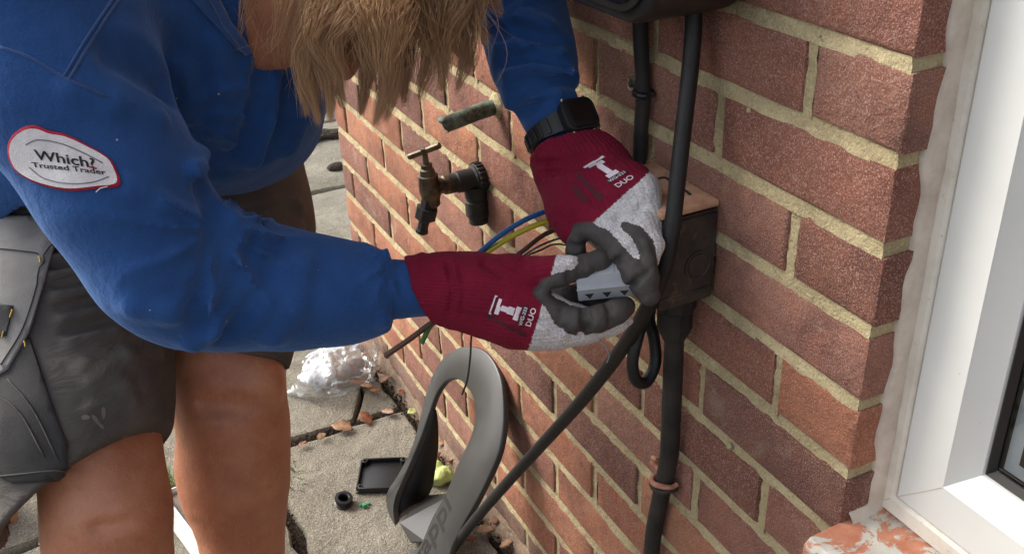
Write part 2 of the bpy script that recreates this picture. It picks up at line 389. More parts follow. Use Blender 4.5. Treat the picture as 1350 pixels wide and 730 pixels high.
def pcap(a, b, flat=None):
    """capsule from two (px, py, depth, radius in px) tuples"""
    return cap(P(*a[:3]), P(*b[:3]), a[3] * a[2] / FPX, b[3] * b[2] / FPX, flat)
class SDF:
    def __init__(s): s.ops = []; s.disp = []
    def add(s, prim, k=.01, zone=0): s.ops.append(('add', prim, k, zone)); return s
    def sub(s, prim, k=.006): s.ops.append(('sub', prim, k, 0)); return s
    def cut(s, pt, nrm, k=.004, near=None): s.ops.append(('cut', half(pt, nrm) + (near,), k, 0)); return s
    def chain(s, pts, k=.01, zone=0, flat=None):
        for a, b in zip(pts, pts[1:]): s.add(pcap(a, b, flat), k, zone)
        return s
    @staticmethod
    def _comb(d, op, e, k):
        if op == 'add':
            h = np.maximum(k - np.abs(d - e), 0) / k; return np.minimum(d, e) - h * h * k * .25
        e = -e if op == 'sub' else e
        h = np.maximum(k - np.abs(d - e), 0) / k; return np.maximum(d, e) + h * h * k * .25
    def at(s, p):
        p = np.asarray(p, np.float32); d = np.full(p.shape[:-1], 1.0, np.float32)
        for op, prim, k, _ in s.ops: 
            e = prim[0](p)
            if op == 'cut' and prim[3] is not None:
                e = np.where(prim[3](p) < 0, e, -1)
            d = s._comb(d, op, e, k)
        for fn in s.disp: d = d + fn(p)
        return d
    def hit(s, px, py, t0=.5, t1=2.5):
        r = ray(px, py); L = np.linalg.norm(r); t = t0
        for _ in range(160):
            d = float(s.at((CP + r * t)[None])[0]) / L
            if d < 2e-4: return CP + r * t
            t += min(max(d, 2e-4), .05) * .8
            if t > t1: break
        return None
    def mesh(s, h, pad=.03):
        lo = np.min([o[1][1] for o in s.ops if o[0] == 'add'], 0) - pad; hi = np.max([o[1][2] for o in s.ops if o[0] == 'add'], 0) + pad
        n = np.ceil((hi - lo) / h).astype(int) + 1
        ax = [lo[i] + h * np.arange(n[i]) for i in range(3)]
        d = np.full(n, .08, np.float32)
        for op, prim, k, _ in s.ops:
            if prim[1] is None: sl = [slice(0, n[i]) for i in range(3)]
            else:
                mg = max(k, .012) + (.05 if op == 'add' else .02)
                sl = [slice(max(0, int((prim[1][i] - mg - lo[i]) / h)), min(n[i], int((prim[2][i] + mg - lo[i]) / h) + 2)) for i in range(3)]
            if any(q.start >= q.stop for q in sl): continue
            g = np.stack(np.meshgrid(*[ax[i][sl[i]].astype(np.float32) for i in range(3)], indexing='ij'), -1)
            e = prim[0](g)
            if op == 'cut' and prim[3] is not None: e = np.where(prim[3](g) < 0, e, -1)
            d[tuple(sl)] = s._comb(d[tuple(sl)], op, e, k)
        if s.disp:
            idx = np.argwhere(np.abs(d) < .03); pts = (lo + idx * h).astype(np.float32); dd = np.zeros(len(pts), np.float32)
            for fn in s.disp: dd += fn(pts)
            d[tuple(idx.T)] += dd
        return surface_nets(d, lo, h)
def surface_nets(d, lo, h):
    ins = d < 0; n = np.array(d.shape)
    c = [ins[i:n[0] - 1 + i, j:n[1] - 1 + j, k:n[2] - 1 + k] for i in (0, 1) for j in (0, 1) for k in (0, 1)]
    sm = sum(x.astype(np.int8) for x in c); act = (sm > 0) & (sm < 8)
    cells = np.argwhere(act); vid = np.full(act.shape, -1, np.int64); vid[act] = np.arange(len(cells))
    offs = np.array([(i, j, k) for i in (0, 1) for j in (0, 1) for k in (0, 1)])
    val = np.stack([d[tuple((cells + o).T)] for o in offs], 1)
    acc = np.zeros((len(cells), 3)); cnt = np.zeros(len(cells))
    for a in range(8):
        for b in range(a + 1, 8):
            if np.abs(offs[a] - offs[b]).sum() != 1: continue
            va, vb = val[:, a], val[:, b]; x = (va < 0) != (vb < 0)
            t = np.where(x, va / np.where(x, va - vb, 1), 0)
            acc += np.where(x[:, None], offs[a] + t[:, None] * (offs[b] - offs[a]), 0); cnt += x
    verts = lo + h * (cells + acc / np.maximum(cnt, 1)[:, None])
    faces = []
    for ax in range(3):
        o1, o2 = [(1, 2), (2, 0), (0, 1)][ax]
        s0 = [slice(None)] * 3; s1 = [slice(None)] * 3; s0[ax] = slice(0, -1); s1[ax] = slice(1, None)
        A = ins[tuple(s0)]; B = ins[tuple(s1)]
        for flip, X in ((False, A & ~B), (True, ~A & B)):
            e = np.argwhere(X); ok = (e[:, o1] > 0) & (e[:, o2] > 0) & (e[:, o1] < n[o1] - 1) & (e[:, o2] < n[o2] - 1); e = e[ok]
            u = np.zeros(3, int); u[o1] = 1; v = np.zeros(3, int); v[o2] = 1
            q = np.stack([vid[tuple((e - u - v).T)], vid[tuple((e - v).T)], vid[tuple(e.T)], vid[tuple((e - u).T)]], 1)
            faces.append(q[:, ::-1] if flip else q)
    return verts, np.concatenate(faces)
def sdf_obj(name, sdf, h, mat, parent=None, smooth_iter=0):
    vs, fs = sdf.mesh(h)
    me = bpy.data.meshes.new(name); me.vertices.add(len(vs)); me.vertices.foreach_set('co', vs.astype(np.float32).ravel())
    me.loops.add(len(fs) * 4); me.loops.foreach_set('vertex_index', fs.astype(np.int32).ravel())
    me.polygons.add(len(fs)); me.polygons.foreach_set('loop_start', np.arange(0, len(fs) * 4, 4, dtype=np.int32)); me.polygons.foreach_set('loop_total', np.full(len(fs), 4, np.int32))
    me.update(calc_edges=True); me.validate()
    return link(name, me, mat, parent, True), vs, fs

_h = np.random.RandomState(3).rand(64, 64, 64).astype(np.float32)
def vnoise(p):
    i = np.floor(p).astype(int); f = p - i; f = f * f * (3 - 2 * f); out = 0
    for a in (0, 1):
        for b in (0, 1):
            for c in (0, 1):
                wt = (f[..., 0] if a else 1 - f[..., 0]) * (f[..., 1] if b else 1 - f[..., 1]) * (f[..., 2] if c else 1 - f[..., 2])
                out = out + wt * _h[(i[..., 0] + a) % 64, (i[..., 1] + b) % 64, (i[..., 2] + c) % 64]
    return out * 2 - 1

# ================================================================== THE SETTING
GZ = 0.0
soil = mesh('ground', [(-60, -60, -.03), (60, -60, -.03), (60, 60, -.03), (-60, 60, -.03)], [(0, 1, 2, 3)], MATS['soil'], None, False)
tag(soil, kind='structure', label='bare dark soil and dirt between and beyond the paving slabs', cat='ground')

paving = empty('patio_paving', (-.5, 1.2, -.03)); tag(paving, 'weathered grey concrete paving slabs with dirty open joints', 'paving', kind='structure')
def slab(poly, zt=0.0, tilt=(0, 0), th=.045, seed=0, name='paving_slab'):
    """a slab with worn, chipped edges; poly is the outline in world xy"""
    rg = random.Random(seed); pts = []
    for (x0, y0), (x1, y1) in zip(poly, poly[1:] + poly[:1]):
        L = math.hypot(x1 - x0, y1 - y0); n = max(2, int(L / .035))
        for k in range(n):
            t = k / n; j = .0035 if k else .001
            pts.append((x0 + (x1 - x0) * t + rg.gauss(0, j), y0 + (y1 - y0) * t + rg.gauss(0, j)))
    cx = sum(p[0] for p in pts) / len(pts); cy = sum(p[1] for p in pts) / len(pts); n = len(pts)
    zf = lambda x, y: zt + (x - cx) * tilt[0] + (y - cy) * tilt[1]
    vs = [(x - cx, y - cy, zt - th) for x, y in pts]
    def inset(x, y, d):
        l = math.hypot(x - cx, y - cy); return x - cx - (x - cx) / l * d, y - cy - (y - cy) / l * d
    vs += [(x - cx, y - cy, zf(x, y) - .007 - abs(rg.gauss(0, .002))) for x, y in pts]
    vs += [(*inset(x, y, .004), zf(x, y) - .0015) for x, y in pts]
    vs += [(*inset(x, y, .011), zf(x, y)) for x, y in pts]
    fs = []
    for r in range(3):
        for k in range(n): fs.append((r * n + k, r * n + (k + 1) % n, (r + 1) * n + (k + 1) % n, (r + 1) * n + k))
    fs.append(tuple(3 * n + k for k in range(n)))
    o = mesh(name, vs, fs, MATS['concrete'], paving, True); sharp(o, 30); o.data.polygons[len(fs) - 1].use_smooth = False
    o.location = (cx, cy, 0); return o
def rect(x0, x1, y0, y1): return [(x0, y0), (x1, y0), (x1, y1), (x0, y1)]
SL = [(rect(-.325, -.030, .56, 1.188), 0, (.004, .002)), (rect(-.345 - .6, -.345, .545, 1.135), -.004, (0, -.003)),
      (rect(-.325, -.045, -.05, .545), 0, (0, 0)), (rect(-.945, -.345, -.06, .53), 0, (0, 0)),
      (rect(-.945, -.345, 1.15, 1.76), 0, (.003, 0)), (rect(-1.56, -.96, .545, 1.135), -.003, (0, .002)), (rect(-1.56, -.96, 1.15, 1.76), 0, (0, 0)), (rect(-1.56, -.96, -.06, .53), 0, (0, 0)),
      ([(-.325, 1.208), (-.132, 1.208), (-.085, 1.30), (-.070, 1.375), (-.030, 1.42), (-.030, 1.80), (-.325, 1.80)], .003, (-.002, .004)),
      ([(-.126, 1.208), (-.030, 1.208), (-.030, 1.408), (-.062, 1.370), (-.078, 1.298)], -.006, (.01, -.01))]
for i in range(-3, 3):
    for j in range(0, 6):
        x0 = -.035 + i * .612; y0 = 1.815 + j * .612
        SL.append((rect(x0 + .006, x0 + .6, y0, y0 + .594), RNG.uniform(-.003, .002), (RNG.uniform(-.004, .004), RNG.uniform(-.004, .004))))
for i, (poly, zt, tl) in enumerate(SL): slab(poly, zt, tl, seed=i)

# ------------------------------------------------------------------ brick wall
YF = 1.527; ROW = .075; BL = .2128; BH = .0628; BW = .1003
wall = empty('brick_wall', (.1, .6, 0)); tag(wall, 'red brown brick house wall with sandy mortar joints beside the window', 'wall')
def brick_mesh(L, seed, deep=.05, ends=(0, 0)):
    """face at x = 0 looking to -x, spans y 0..L, z 0..BH; edges worn and uneven"""
    rg = random.Random(seed); per = []
    ny, nz = (9, 3) if L > .15 else (5, 3)
    J = lambda s: rg.gauss(0, s)
    for k in range(ny): per.append((L * k / ny, 0))
    for k in range(nz): per.append((L, BH * k / nz))
    for k in range(ny): per.append((L - L * k / ny, BH))
    for k in range(nz): per.append((0, BH - BH * k / nz))
    n = len(per); cy, cz = L / 2, BH / 2
    out = [(y + J(.0006), z + J(.0007)) for y, z in per]
    def ins(y, z, d):
        return (min(max(y, d), L - d) if True else y, min(max(z, d), BH - d))
    vs = [(deep, y, z) for y, z in out] + [(.0032 + abs(J(.0006)), y, z) for y, z in out]
    i1 = [ins(y, z, .0012) for y, z in per]; vs += [(.0010 + abs(J(.0003)), y + J(.0002), z + J(.0002)) for y, z in i1]
    i2 = [ins(y, z, .0045) for y, z in per]; vs += [(J(.0002), y + J(.0006), z + J(.0006)) for y, z in i2]
    fs = []
    for r in range(3):
        for k in range(n): fs.append((r * n + k, (r + 1) * n + k, (r + 1) * n + (k + 1) % n, r * n + (k + 1) % n))
    fs.append(tuple(3 * n + k for k in reversed(range(n))))
    me = bpy.data.meshes.new('brick'); me.from_pydata(vs, [], fs); me.update()
    me.polygons.foreach_set('use_smooth', [True] * len(me.polygons)); me.materials.append(MATS['brick'])
    bm = bmesh.new(); bm.from_mesh(me)
    bmesh.ops.recalc_face_normals(bm, faces=bm.faces)
    for e in bm.edges:
        if len(e.link_faces) == 2 and e.calc_face_angle(0) > math.radians(38): e.smooth = False
    bm.to_mesh(me); bm.free(); return me
STR = [brick_mesh(BL, 10 + i) for i in range(7)]; HED = [brick_mesh(BW, 30 + i) for i in range(4)]
STRQ = [brick_mesh(BL, 50 + i, BW) for i in range(4)]; HEDQ = [brick_mesh(BW, 60 + i, .215) for i in range(4)]
TONES = [(.262, .116, .080), (.285, .134, .095), (.242, .106, .076), (.300, .148, .106), (.228, .094, .066), (.292, .124, .080), (.265, .124, .090)]
DARK = [(.180, .082, .060), (.168, .080, .064), (.195, .084, .058)]
ORNG = [(.350, .145, .080), (.375, .168, .095), (.330, .132, .074)]
SKINNY = {}
def brick(me, y, k, name='brick'):
    o = bpy.data.objects.new(name, me); COL.objects.link(o); o.parent = wall; o.matrix_parent_inverse = Matrix.Translation(-wall.location)
    z = 1.05 - ROW * k + .0061
    o.location = (RNG.gauss(0, .0007), y + RNG.gauss(0, .0008), z + RNG.gauss(0, .0005))
    o.rotation_euler = (RNG.gauss(0, .003), RNG.gauss(0, .004), RNG.gauss(0, .002))
    r = RNG.random(); far = (k > 8) or (y > .75)
    if k == 14: t = (.20, .125, .092)
    elif r < (.26 if far else .10): t = RNG.choice(DARK)
    elif r < (.72 if far else .22): t = RNG.choice(ORNG)
    else: t = RNG.choice(TONES)
    s = RNG.uniform(.92, 1.10); o.color = (t[0] * s, t[1] * s, t[2] * s, 1); return o
# brick k sits on bed joint k (bed joint 0 at z = 1.05, counting down); k = 14 is the lowest course
for k in range(14, -6, -1):
    full_first = (k % 2 == 0)                       # this course starts with a full brick at the reveal
    z0 = 1.05 - ROW * k
    y = 0.0; i = 0; perps = []
    if full_first: brick(RNG.choice(STRQ), 0, k); y = .225
    else: brick(RNG.choice(HEDQ), 0, k); y = .1125
    while y < YF - .03:
        L = min(BL, YF - y)
        if YF - y - .225 < .03 and L == BL: L = min(YF - y, .26)
        brick(RNG.choice(STR) if L == BL else brick_mesh(L, k + 90, BW), y, k); y += L + .0122
    if z0 + ROW <= .62 and k > 6:                     # brickwork below the window
        y = -.225 if full_first else -.1125 - .225
        if not full_first: brick(RNG.choice(HED), -.1125, k)
        while y > -1.2: brick(RNG.choice(STR), y, k); y -= .225
# mortar: weather-struck beds (leaning back at the top) and perpends, over a solid core
mv = []; mf = []
def strip(p00, p01, along, n, rg=random.Random(5), amp=.0008):
    b = len(mv)
    for q in range(n + 1):
        t = q / n
        for p in (p00, (np.array(p00) + np.array(p01)) / 2, p01):
            c = np.array(p) + np.array(along) * t; mv.append((c[0] + rg.gauss(0, amp), c[1], c[2]))
    for q in range(n):
        for j in (0, 1): mf.append((b + q * 3 + j, b + q * 3 + j + 1, b + q * 3 + 4 + j, b + q * 3 + 3 + j))
for k in range(14, -7, -1):
    z = 1.05 - ROW * k; y0 = 0 if z > .6 else -1.2
    strip((.0012, y0 + .003, z - .008), (.0052, y0 + .003, z + .0085), (0, YF - y0 - .006, 0), int((YF - y0) / .012))
    if z > .62:      # joint turning into the reveal
        strip((.0022, .0022, z - .0085), (.0022, .0042, z + .0085), (.05, 0, 0), 6)
for k in range(14, -6, -1):
    z = 1.05 - ROW * k; ys = []
    y = .22 if k % 2 == 0 else .1075
    while y < YF - .04: ys.append(y); y += .225
    if z + ROW <= .62:
        y = (.22 if k % 2 == 0 else .1075) - .225
        while y > -1.2: ys.append(y); y -= .225
    for y in ys: strip((.0030, y - .0075, z), (.0042, y + .0075, z), (0, 0, ROW), 8)
mesh('mortar', mv, mf, MATS['mortar'], wall, True)
box('wall_core', (.135, (YF + .004) / 2 + .002, .72), (.25, YF - .008, 1.56), MATS['mortar'], wall, smooth=False)
box('wall_core', (.135, -.598, .30), (.25, 1.20, .60), MATS['mortar'], wall, smooth=False)
box('upper_brickwork', (.1305, YF / 2, 2.08), (.26, YF, 1.14), MATS['brickwork_beyond'], wall, smooth=False)
box('upper_brickwork', (.1305, -.605, 2.16), (.26, 1.2, .96), MATS['brickwork_beyond'], wall, smooth=False)
box('upper_brickwork', (.1305, -1.86, 1.32), (.26, 1.3, 2.64), MATS['brickwork_beyond'], wall, smooth=False)
# cement smeared along the foot of the wall
fv = []; ff = []; rg = random.Random(2); n = 70
for q in range(n + 1):
    y = -.3 + (YF + .3) * q / n
    for x, z in ((-.020, -.04), (-.013, .000), (-.006, .012), (-.0025, .022), (.004, .028)): fv.append((x + rg.gauss(0, .0025), y, z + rg.gauss(0, .003)))
for q in range(n):
    for j in range(4): ff.append((q * 5 + j, q * 5 + j + 1, q * 5 + 6 + j, q * 5 + 5 + j))
mesh('cement_fillet', fv, ff, MATS['render_coat'], wall, True)

for x, y, r in ((987, 146, .0030), (962, 588, .0045), (1046, 600, .0022), (982, 556, .002), (905, 210, .0022)):
    q = on(x, y, 0, .0); lathe('mortar_nub', q + np.array([.001, 0, 0]), (-1, .15, -.2), [(r, 0), (r * .9, r * .4), (r * .5, r * .8), (r * .15, r * .95)], MATS['mortar'], wall, 7)

# ------------------------------------------------------------------ window
win = empty('window', (.07, -.6, .62)); tag(win, 'white plastic framed window set in the brick reveal', 'window')
XF = .044; WY1 = .004; WY0 = -1.19; WZ0 = .624; WZ1 = 1.67
def mitred(name, y_in0, y_in1, prof, mat):
    """frame of mitred profile: prof = [(inset from the opening edge, x)]"""
    vs = []; fs = []
    for ins, x in prof:
        vs += [(x, WY1 - ins, WZ0 + ins), (x, WY0 + ins, WZ0 + ins), (x, WY0 + ins, WZ1 - ins), (x, WY1 - ins, WZ1 - ins)]
    for i in range(len(prof) - 1):
        for k in range(4): fs.append((i * 4 + k, i * 4 + (k + 1) % 4, (i + 1) * 4 + (k + 1) % 4, (i + 1) * 4 + k))
    bm = bmesh.new(); vv = [bm.verts.new(v) for v in vs]
    for q in fs: bm.faces.new([vv[i] for i in q])
    # each member separate at the mitre, with a hairline weld groove
    bmesh.ops.recalc_face_normals(bm, faces=bm.faces)
    return sharp(bmobj(name, bm, mat, win, True), 14)
ofr = mitred('outer_frame', 0, 0, [(0, .13), (0, XF + .002), (.002, XF), (.017, XF), (.0195, XF + .003), (.021, XF + .008)], MATS['upvc_weathered'])
mitred('sash', 0, 0, [(.0195, XF + .010), (.0205, XF + .0035), (.023, XF + .0015), (.066, XF + .0015), (.068, XF + .004), (.086, XF + .020), (.088, XF + .026)], MATS['upvc'])
mitred('gasket', 0, 0, [(.0875, XF + .022), (.089, XF + .021), (.0935, XF + .0265)], MATS['gasket'])
mitred('spacer_bar', 0, 0, [(.0955, XF + .034), (.1075, XF + .034)], MATS['spacer_bar'])
box('pane', (XF + .0305, (WY0 + WY1) / 2, (WZ0 + WZ1) / 2), (.004, WY1 - WY0 - .18, WZ1 - WZ0 - .18), MATS['glass'], win, smooth=False)
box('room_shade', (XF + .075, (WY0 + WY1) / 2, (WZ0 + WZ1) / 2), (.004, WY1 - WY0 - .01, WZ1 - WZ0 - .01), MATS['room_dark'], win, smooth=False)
# weld grooves at the mitred corner
def groove(i0, i1, x):
    a = np.array([x, WY1 - i0, WZ0 + i0]); b = np.array([x, WY1 - i1, WZ0 + i1])
    tube('weld_line', [a, (a + b) / 2, b], .00045, MATS['sealant'], ofr, 5, 2)
groove(.003, .0165, XF - .0001); groove(.0235, .0655, XF + .0014)
# wavy sealant bead
sv = []; sf = []; rg = random.Random(4); n = 90; a1 = a2 = 0
for q in range(n + 1):
    z = .622 + 1.03 * q / n; wv = .0022 * math.sin(q * .55) + .0016 * math.sin(q * 1.37 + 1) + rg.gauss(0, .0004)
    for x, y in ((.046, -.0050), (.0432, -.0056 + .2 * wv), (.039, -.0044), (.034 + .4 * wv, -.0034), (.0302 + wv, -.0026), (.0284 + wv, .0002), (.0282 + wv, .004)): sv.append((x, y + rg.gauss(0, .0002), z))
for q in range(n):
    for j in range(6): sf.append((q * 7 + j, q * 7 + j + 1, q * 7 + 8 + j, q * 7 + 7 + j))
mesh('sealant_bead', sv, sf, MATS['sealant'], win, True)
sv = []; sf = []
for q in range(25):
    x = .008 + .040 * q / 24; wv = rg.gauss(0, .0006)
    for y, z in ((.006, .631), (.001, .630 + wv), (-.0025, .6265), (-.005 + wv, .6225), (-.007, .6195)): sv.append((x, y, z))
for q in range(24):
    for j in range(4): sf.append((q * 5 + j, q * 5 + j + 1, q * 5 + 6 + j, q * 5 + 5 + j))
mesh('sealant_bead', sv, sf, MATS['sealant'], win, True)
# painted tile sill
poly = [(-.042, .592), (-.0415, .611), (-.035, .6175), (.056, .6225), (.056, .60), (-.02, .590)]
bm = bmesh.new(); n = 60; rings = []
rg = random.Random(9)
for q in range(n + 1):
    y = .0015 - 1.19 * q / n; rings.append([bm.verts.new((x + rg.gauss(0, .0003), y, z + rg.gauss(0, .0003))) for x, z in poly])
for q in range(n):
    for j in range(6): bm.faces.new((rings[q][j], rings[q][(j + 1) % 6], rings[q + 1][(j + 1) % 6], rings[q + 1][j]))
bm.faces.new(rings[0]); bm.faces.new(list(reversed(rings[-1]))); bmesh.ops.recalc_face_normals(bm, faces=bm.faces)
sharp(bmobj('sill', bm, MATS['peeling_sill'], win, True), 30)['label'] = 'sill with white paint peeling off terracotta'

# ================================================================== FIXINGS ON THE WALL
# ---- outdoor tap with its fittings
tap = empty('garden_tap', (0, .775, .675)); tag(tap, 'old brass outdoor tap with T handle and black fittings on the brick wall', 'tap')
TY = .772; TX = -.082; TZ = .684
wfit = lathe('wall_fitting', (0.004, TY, TZ), (-1, 0, 0), [(.021, 0), (.0225, .002), (.0225, .014), (.0205, .016), (.0205, .018), (.0165, .020), (.0165, .045), (.0145, .047), (.0145, .060)], MATS['black_fitting'], tap)
for k in range(20):
    a = 2 * math.pi * k / 20
    box('grip_rib', (-.006, TY + .0226 * math.cos(a), TZ + .0226 * math.sin(a)), (.011, .003, .003), MATS['black_fitting'], wfit, frame((1, 0, 0), (0, math.cos(a), math.sin(a)))[:, [2, 0, 1]], .0006, 1)
lathe('down_fitting', (-.013, TY - .004, TZ - .010), (0.02, -.03, -1), [(.0165, 0), (.0175, .006), (.0175, .018), (.0160, .020), (.0160, .022), (.0180, .024), (.0185, .046), (.0150, .050), (.0145, .060), (.0100, .062)], MATS['black_fitting'], tap, 18)
tb = lathe('tap_body', (TX, TY, TZ - .030), (-.06, .02, 1), [(.009, 0), (.0125, .004), (.0125, .012), (.0150, .018), (.0162, .026), (.0162, .038), (.0145, .044), (.0150, .046), (.0150, .051), (.0120, .052), (.0105, .060), (.0085, .062), (.0085, .068), (.0045, .069), (.0042, .086), (.0055, .087), (.0055, .093), (.003, .094)], MATS['brass_old'], tap, 20)
lathe('tap_arm', (-.050, TY, TZ), (-1, 0, 0), [(.0145, 0), (.0145, .012), (.012, .014), (.012, .034)], MATS['brass_old'], tap, 18)
hc = np.array([TX - .0055, TY + .002, TZ + .058]); hd = CR[:, 0] * .0 + np.array([.55, -.70, .42]); hd /= np.linalg.norm(hd)
tube('handle', [hc - hd * .028, hc - hd * .027, hc, hc + hd * .027, hc + hd * .028], [.0030, .0048, .0044, .0048, .0030], MATS['brass_old'], tb, 10, 4)
lathe('spout', (TX - .004, TY + .001, TZ - .018), (-.28, .10, -1), [(.012, 0), (.012, .012), (.0165, .013), (.0165, .030), (.0120, .033), (.0085, .036), (.0085, .048), (.0100, .050), (.0100, .054), (.0075, .056)], MATS['black_fitting'], tap, 8)

# ---- cut copper pipe stub
st = empty('pipe_stub', (0, .71, .81)); tag(st, 'cut off copper pipe stub gone green sticking out of the brick wall', 'pipe')
sp = [np.array((.01, .712, .812)), np.array((-.03, .711, .808)), np.array((-.055, .710, .804)), np.array((-.082, .709, .800))]
vs, fs = tube_geo(spline(sp, 6), .0112, 18, False)
vi, fi = tube_geo(spline(sp, 6), .0098, 18, False); b = len(vs); n = len(vs) // 18
fs2 = fs + [tuple(b + i for i in reversed(q)) for q in fi] + [((n - 1) * 18 + k, (n - 1) * 18 + (k + 1) % 18, b + (n - 1) * 18 + (k + 1) % 18, b + (n - 1) * 18 + k) for k in range(18)]
allv = vs + vi
for i in range((n - 1) * 18, n * 18):          # ragged cut
    for b0 in (0, b): allv[b0 + i] = np.array(allv[b0 + i]) + np.array([.006 * math.sin(i * .349 + 1) + .0015 * math.sin(i * 2.1), 0, 0])
mesh('pipe', allv, fs2, MATS['verdigris'], st)
lathe('mortar_collar', (.006, .712, .8118), (-1, 0, -.08), [(.019, 0), (.0185, .005), (.014, .009), (.0113, .011)], MATS['mortar'], st, 18)

# ---- junction box
jb = empty('junction_box', (0, .27, .765)); tag(jb, 'dirty old open junction box with dusty tan top on the wall', 'junction box')
X0, X1, Y0, Y1, Z0, Z1 = -.066, -.002, .208, .328, .758, .866
t = .004
def rpoly(w, h, r, n=5):
    out = []
    for cx, cy, a0 in ((w / 2 - r, h / 2 - r, 0), (-w / 2 + r, h / 2 - r, 90), (-w / 2 + r, -h / 2 + r, 180), (w / 2 - r, -h / 2 + r, 270)):
        for k in range(n + 1):
            a = math.radians(a0 + 90 * k / n); out.append((cx + r * math.cos(a), cy + r * math.sin(a)))
    return out
FY = np.array([[1, 0, 0], [0, 0, -1.0], [0, 1, 0]])   # local x->x, y->z, z->-y
sidep = prism('side_panel', rpoly(X1 - X0, Z1 - Z0 - .012, .004), ((X0 + X1) / 2, Y0, (Z0 + Z1) / 2 - .006), FY, -.004, 0, MATS['aged_box'], jb, .0008, 1)
prism('side_panel', rpoly(X1 - X0, Z1 - Z0 - .012, .004), ((X0 + X1) / 2, Y1, (Z0 + Z1) / 2 - .006), FY, 0, .004, MATS['aged_box'], jb, .0008, 1)
box('back_panel', (X1 - .003, (Y0 + Y1) / 2, (Z0 + Z1) / 2), (.004, Y1 - Y0 - .008, Z1 - Z0 - .004), MATS['aged_box'], jb)
box('bottom_panel', ((X0 + X1) / 2 - .001, (Y0 + Y1) / 2, Z0 + .002), (X1 - X0 - .004, Y1 - Y0 - .002, .004), MATS['aged_box'], jb, None, .001)
topp = box('top_panel', ((X0 + X1) / 2, (Y0 + Y1) / 2, Z1 - .004), (X1 - X0 + .004, Y1 - Y0 + .002, .007), MATS['dusty_box_top'], jb, None, .0025, 3)
for dz in (.0095, .0135, .094): box('moulded_ridge', ((X0 + X1) / 2, Y0 - .0006, Z1 - dz), (X1 - X0 - .002, .0022, .0016), MATS['aged_box'], sidep, None, .0006, 1)
lathe('knockout', ((X0 + X1) / 2 + .012, Y0 - .0003, .800), (0, -1, 0), [(.0155, -.001), (.0155, .0014), (.0140, .0016), (.0132, .0003), (.0122, .0002), (.0118, .0012), (.0, .0013)], MATS['aged_box'], sidep, 28)
for pts in ([(862, 243), (868, 236), (878, 235), (884, 240)], [(884, 258), (890, 251), (902, 251), (910, 257)]):
    tube('slot', [on(x, y, 2, Z1 - .0004) for x, y in pts], .0016, MATS['dark_hole'], topp, 6, 4)

# ---- charger unit at the top of the frame
ch = empty('wall_charger', (0, .29, 1.05)); tag(ch, 'black wall mounted car charger with rounded corners and glossy front', 'charger')
CH_Z0, CH_H, CH_Y0, CH_W, CH_D = 1.047, .44, .172, .28, .105
FX = np.array([[0, 0, -1.0], [-1, 0, 0], [0, 1, 0]])   # local x -> -y, y -> z, z -> -x
cc = (0, CH_Y0 + CH_W / 2, CH_Z0 + CH_H / 2)
hous = prism('housing', rpoly(CH_W, CH_H, .055, 10), cc, FX, .003, CH_D, MATS['black_plastic'], ch, .010, 4)
prism('front_rim', rpoly(CH_W - .022, CH_H - .022, .046, 10), cc, FX, CH_D, CH_D + .0035, MATS['black_plastic'], hous, .0015, 2)
prism('front_panel', rpoly(CH_W - .036, CH_H - .036, .040, 10), cc, FX, CH_D + .003, CH_D + .0050, MATS['gloss_panel'], ch, .001, 2)

# ---- cables
def PX(*q): return [P(*a) for a in q]
c1 = tube('charger_cable', PX((915, -20, .905), (914, 40, .915), (909, 100, .925), (902, 160, .935), (894, 230, .945), (886, 300, .955), (876, 350, .972), (858, 395, 1.0), (838, 432, 1.05), (805, 480, 1.13), (765, 530, 1.22), (715, 585, 1.34), (665, 640, 1.48), (620, 692, 1.62), (588, 735, 1.74), (565, 770, 1.775)), .0080, MATS['black_rubber'], None, 16, 8)
tag(c1, 'thick black cable running from the charger down past the gloves to the ground', 'cable')
c2 = tube('feed_cable', [on(843, 0, 0, -.014), on(845, 60, 0, -.011), on(848, 120, 0, -.011), on(845, 170, 0, -.012), on(842, 215, 0, -.016), np.array((-.030, .322, .850)), np.array((-.030, .300, .83))], .0078, MATS['dusty_rubber'], None, 14, 8, .03)
tag(c2, 'black cable clipped to the bricks between charger and junction box', 'cable')
cl = empty('cable_clip', on(838, 122, 0, 0)); tag(cl, 'small black clip with steel screw holding the cable above the junction box', 'cable clip')
q = on(848, 123, 0, -.011)
tube('band', [q + np.array([.009 * math.cos(a), .0095 * math.sin(a), 0]) for a in np.linspace(-1.2, 4.4, 12)], .0036, MATS['black_plastic'], cl, 8, 3)
box('tab', q + np.array([.004, .019, .003]), (.010, .020, .014), MATS['screw_steel'], cl, None, .0015)
lathe('screw', q + np.array([-.001, .022, .004]), (-1, .2, .1), [(.0042, 0), (.0042, .002), (.002, .0032)], MATS['screw_steel'], cl, 12)
c3 = tube('cable_loop', [np.array((-.030, .262, .775)), P(856, 415, 1.09), P(862, 445, 1.10), P(864, 478, 1.105), P(852, 503, 1.10), P(838, 500, 1.09), P(834, 475, 1.08), P(842, 440, 1.075), P(852, 412, 1.075), np.array((-.034, .245, .778))], .0066, MATS['black_rubber'], None, 14, 8)
tag(c3, 'short loop of black cable hanging under the junction box', 'cable')
pipe_pts = [np.array((-.024, .236, .772)), on(892, 405, 0, -.026), on(889, 450, 0, -.024), on(886, 520, 0, -.018), on(882, 600, 0, -.014), on(872, 650, 0, -.013), on(862, 700, 0, -.013), on(857, 760, 0, -.013), on(855, 860, 0, -.013), np.array((-.013, .29, .02))]
c4 = tube('supply_cable', pipe_pts, [.0105, .0105, .0105, .0112, .0112, .0108, .0104, .0104, .0104, .0104], MATS['dusty_rubber'], None, 16, 8, .02)
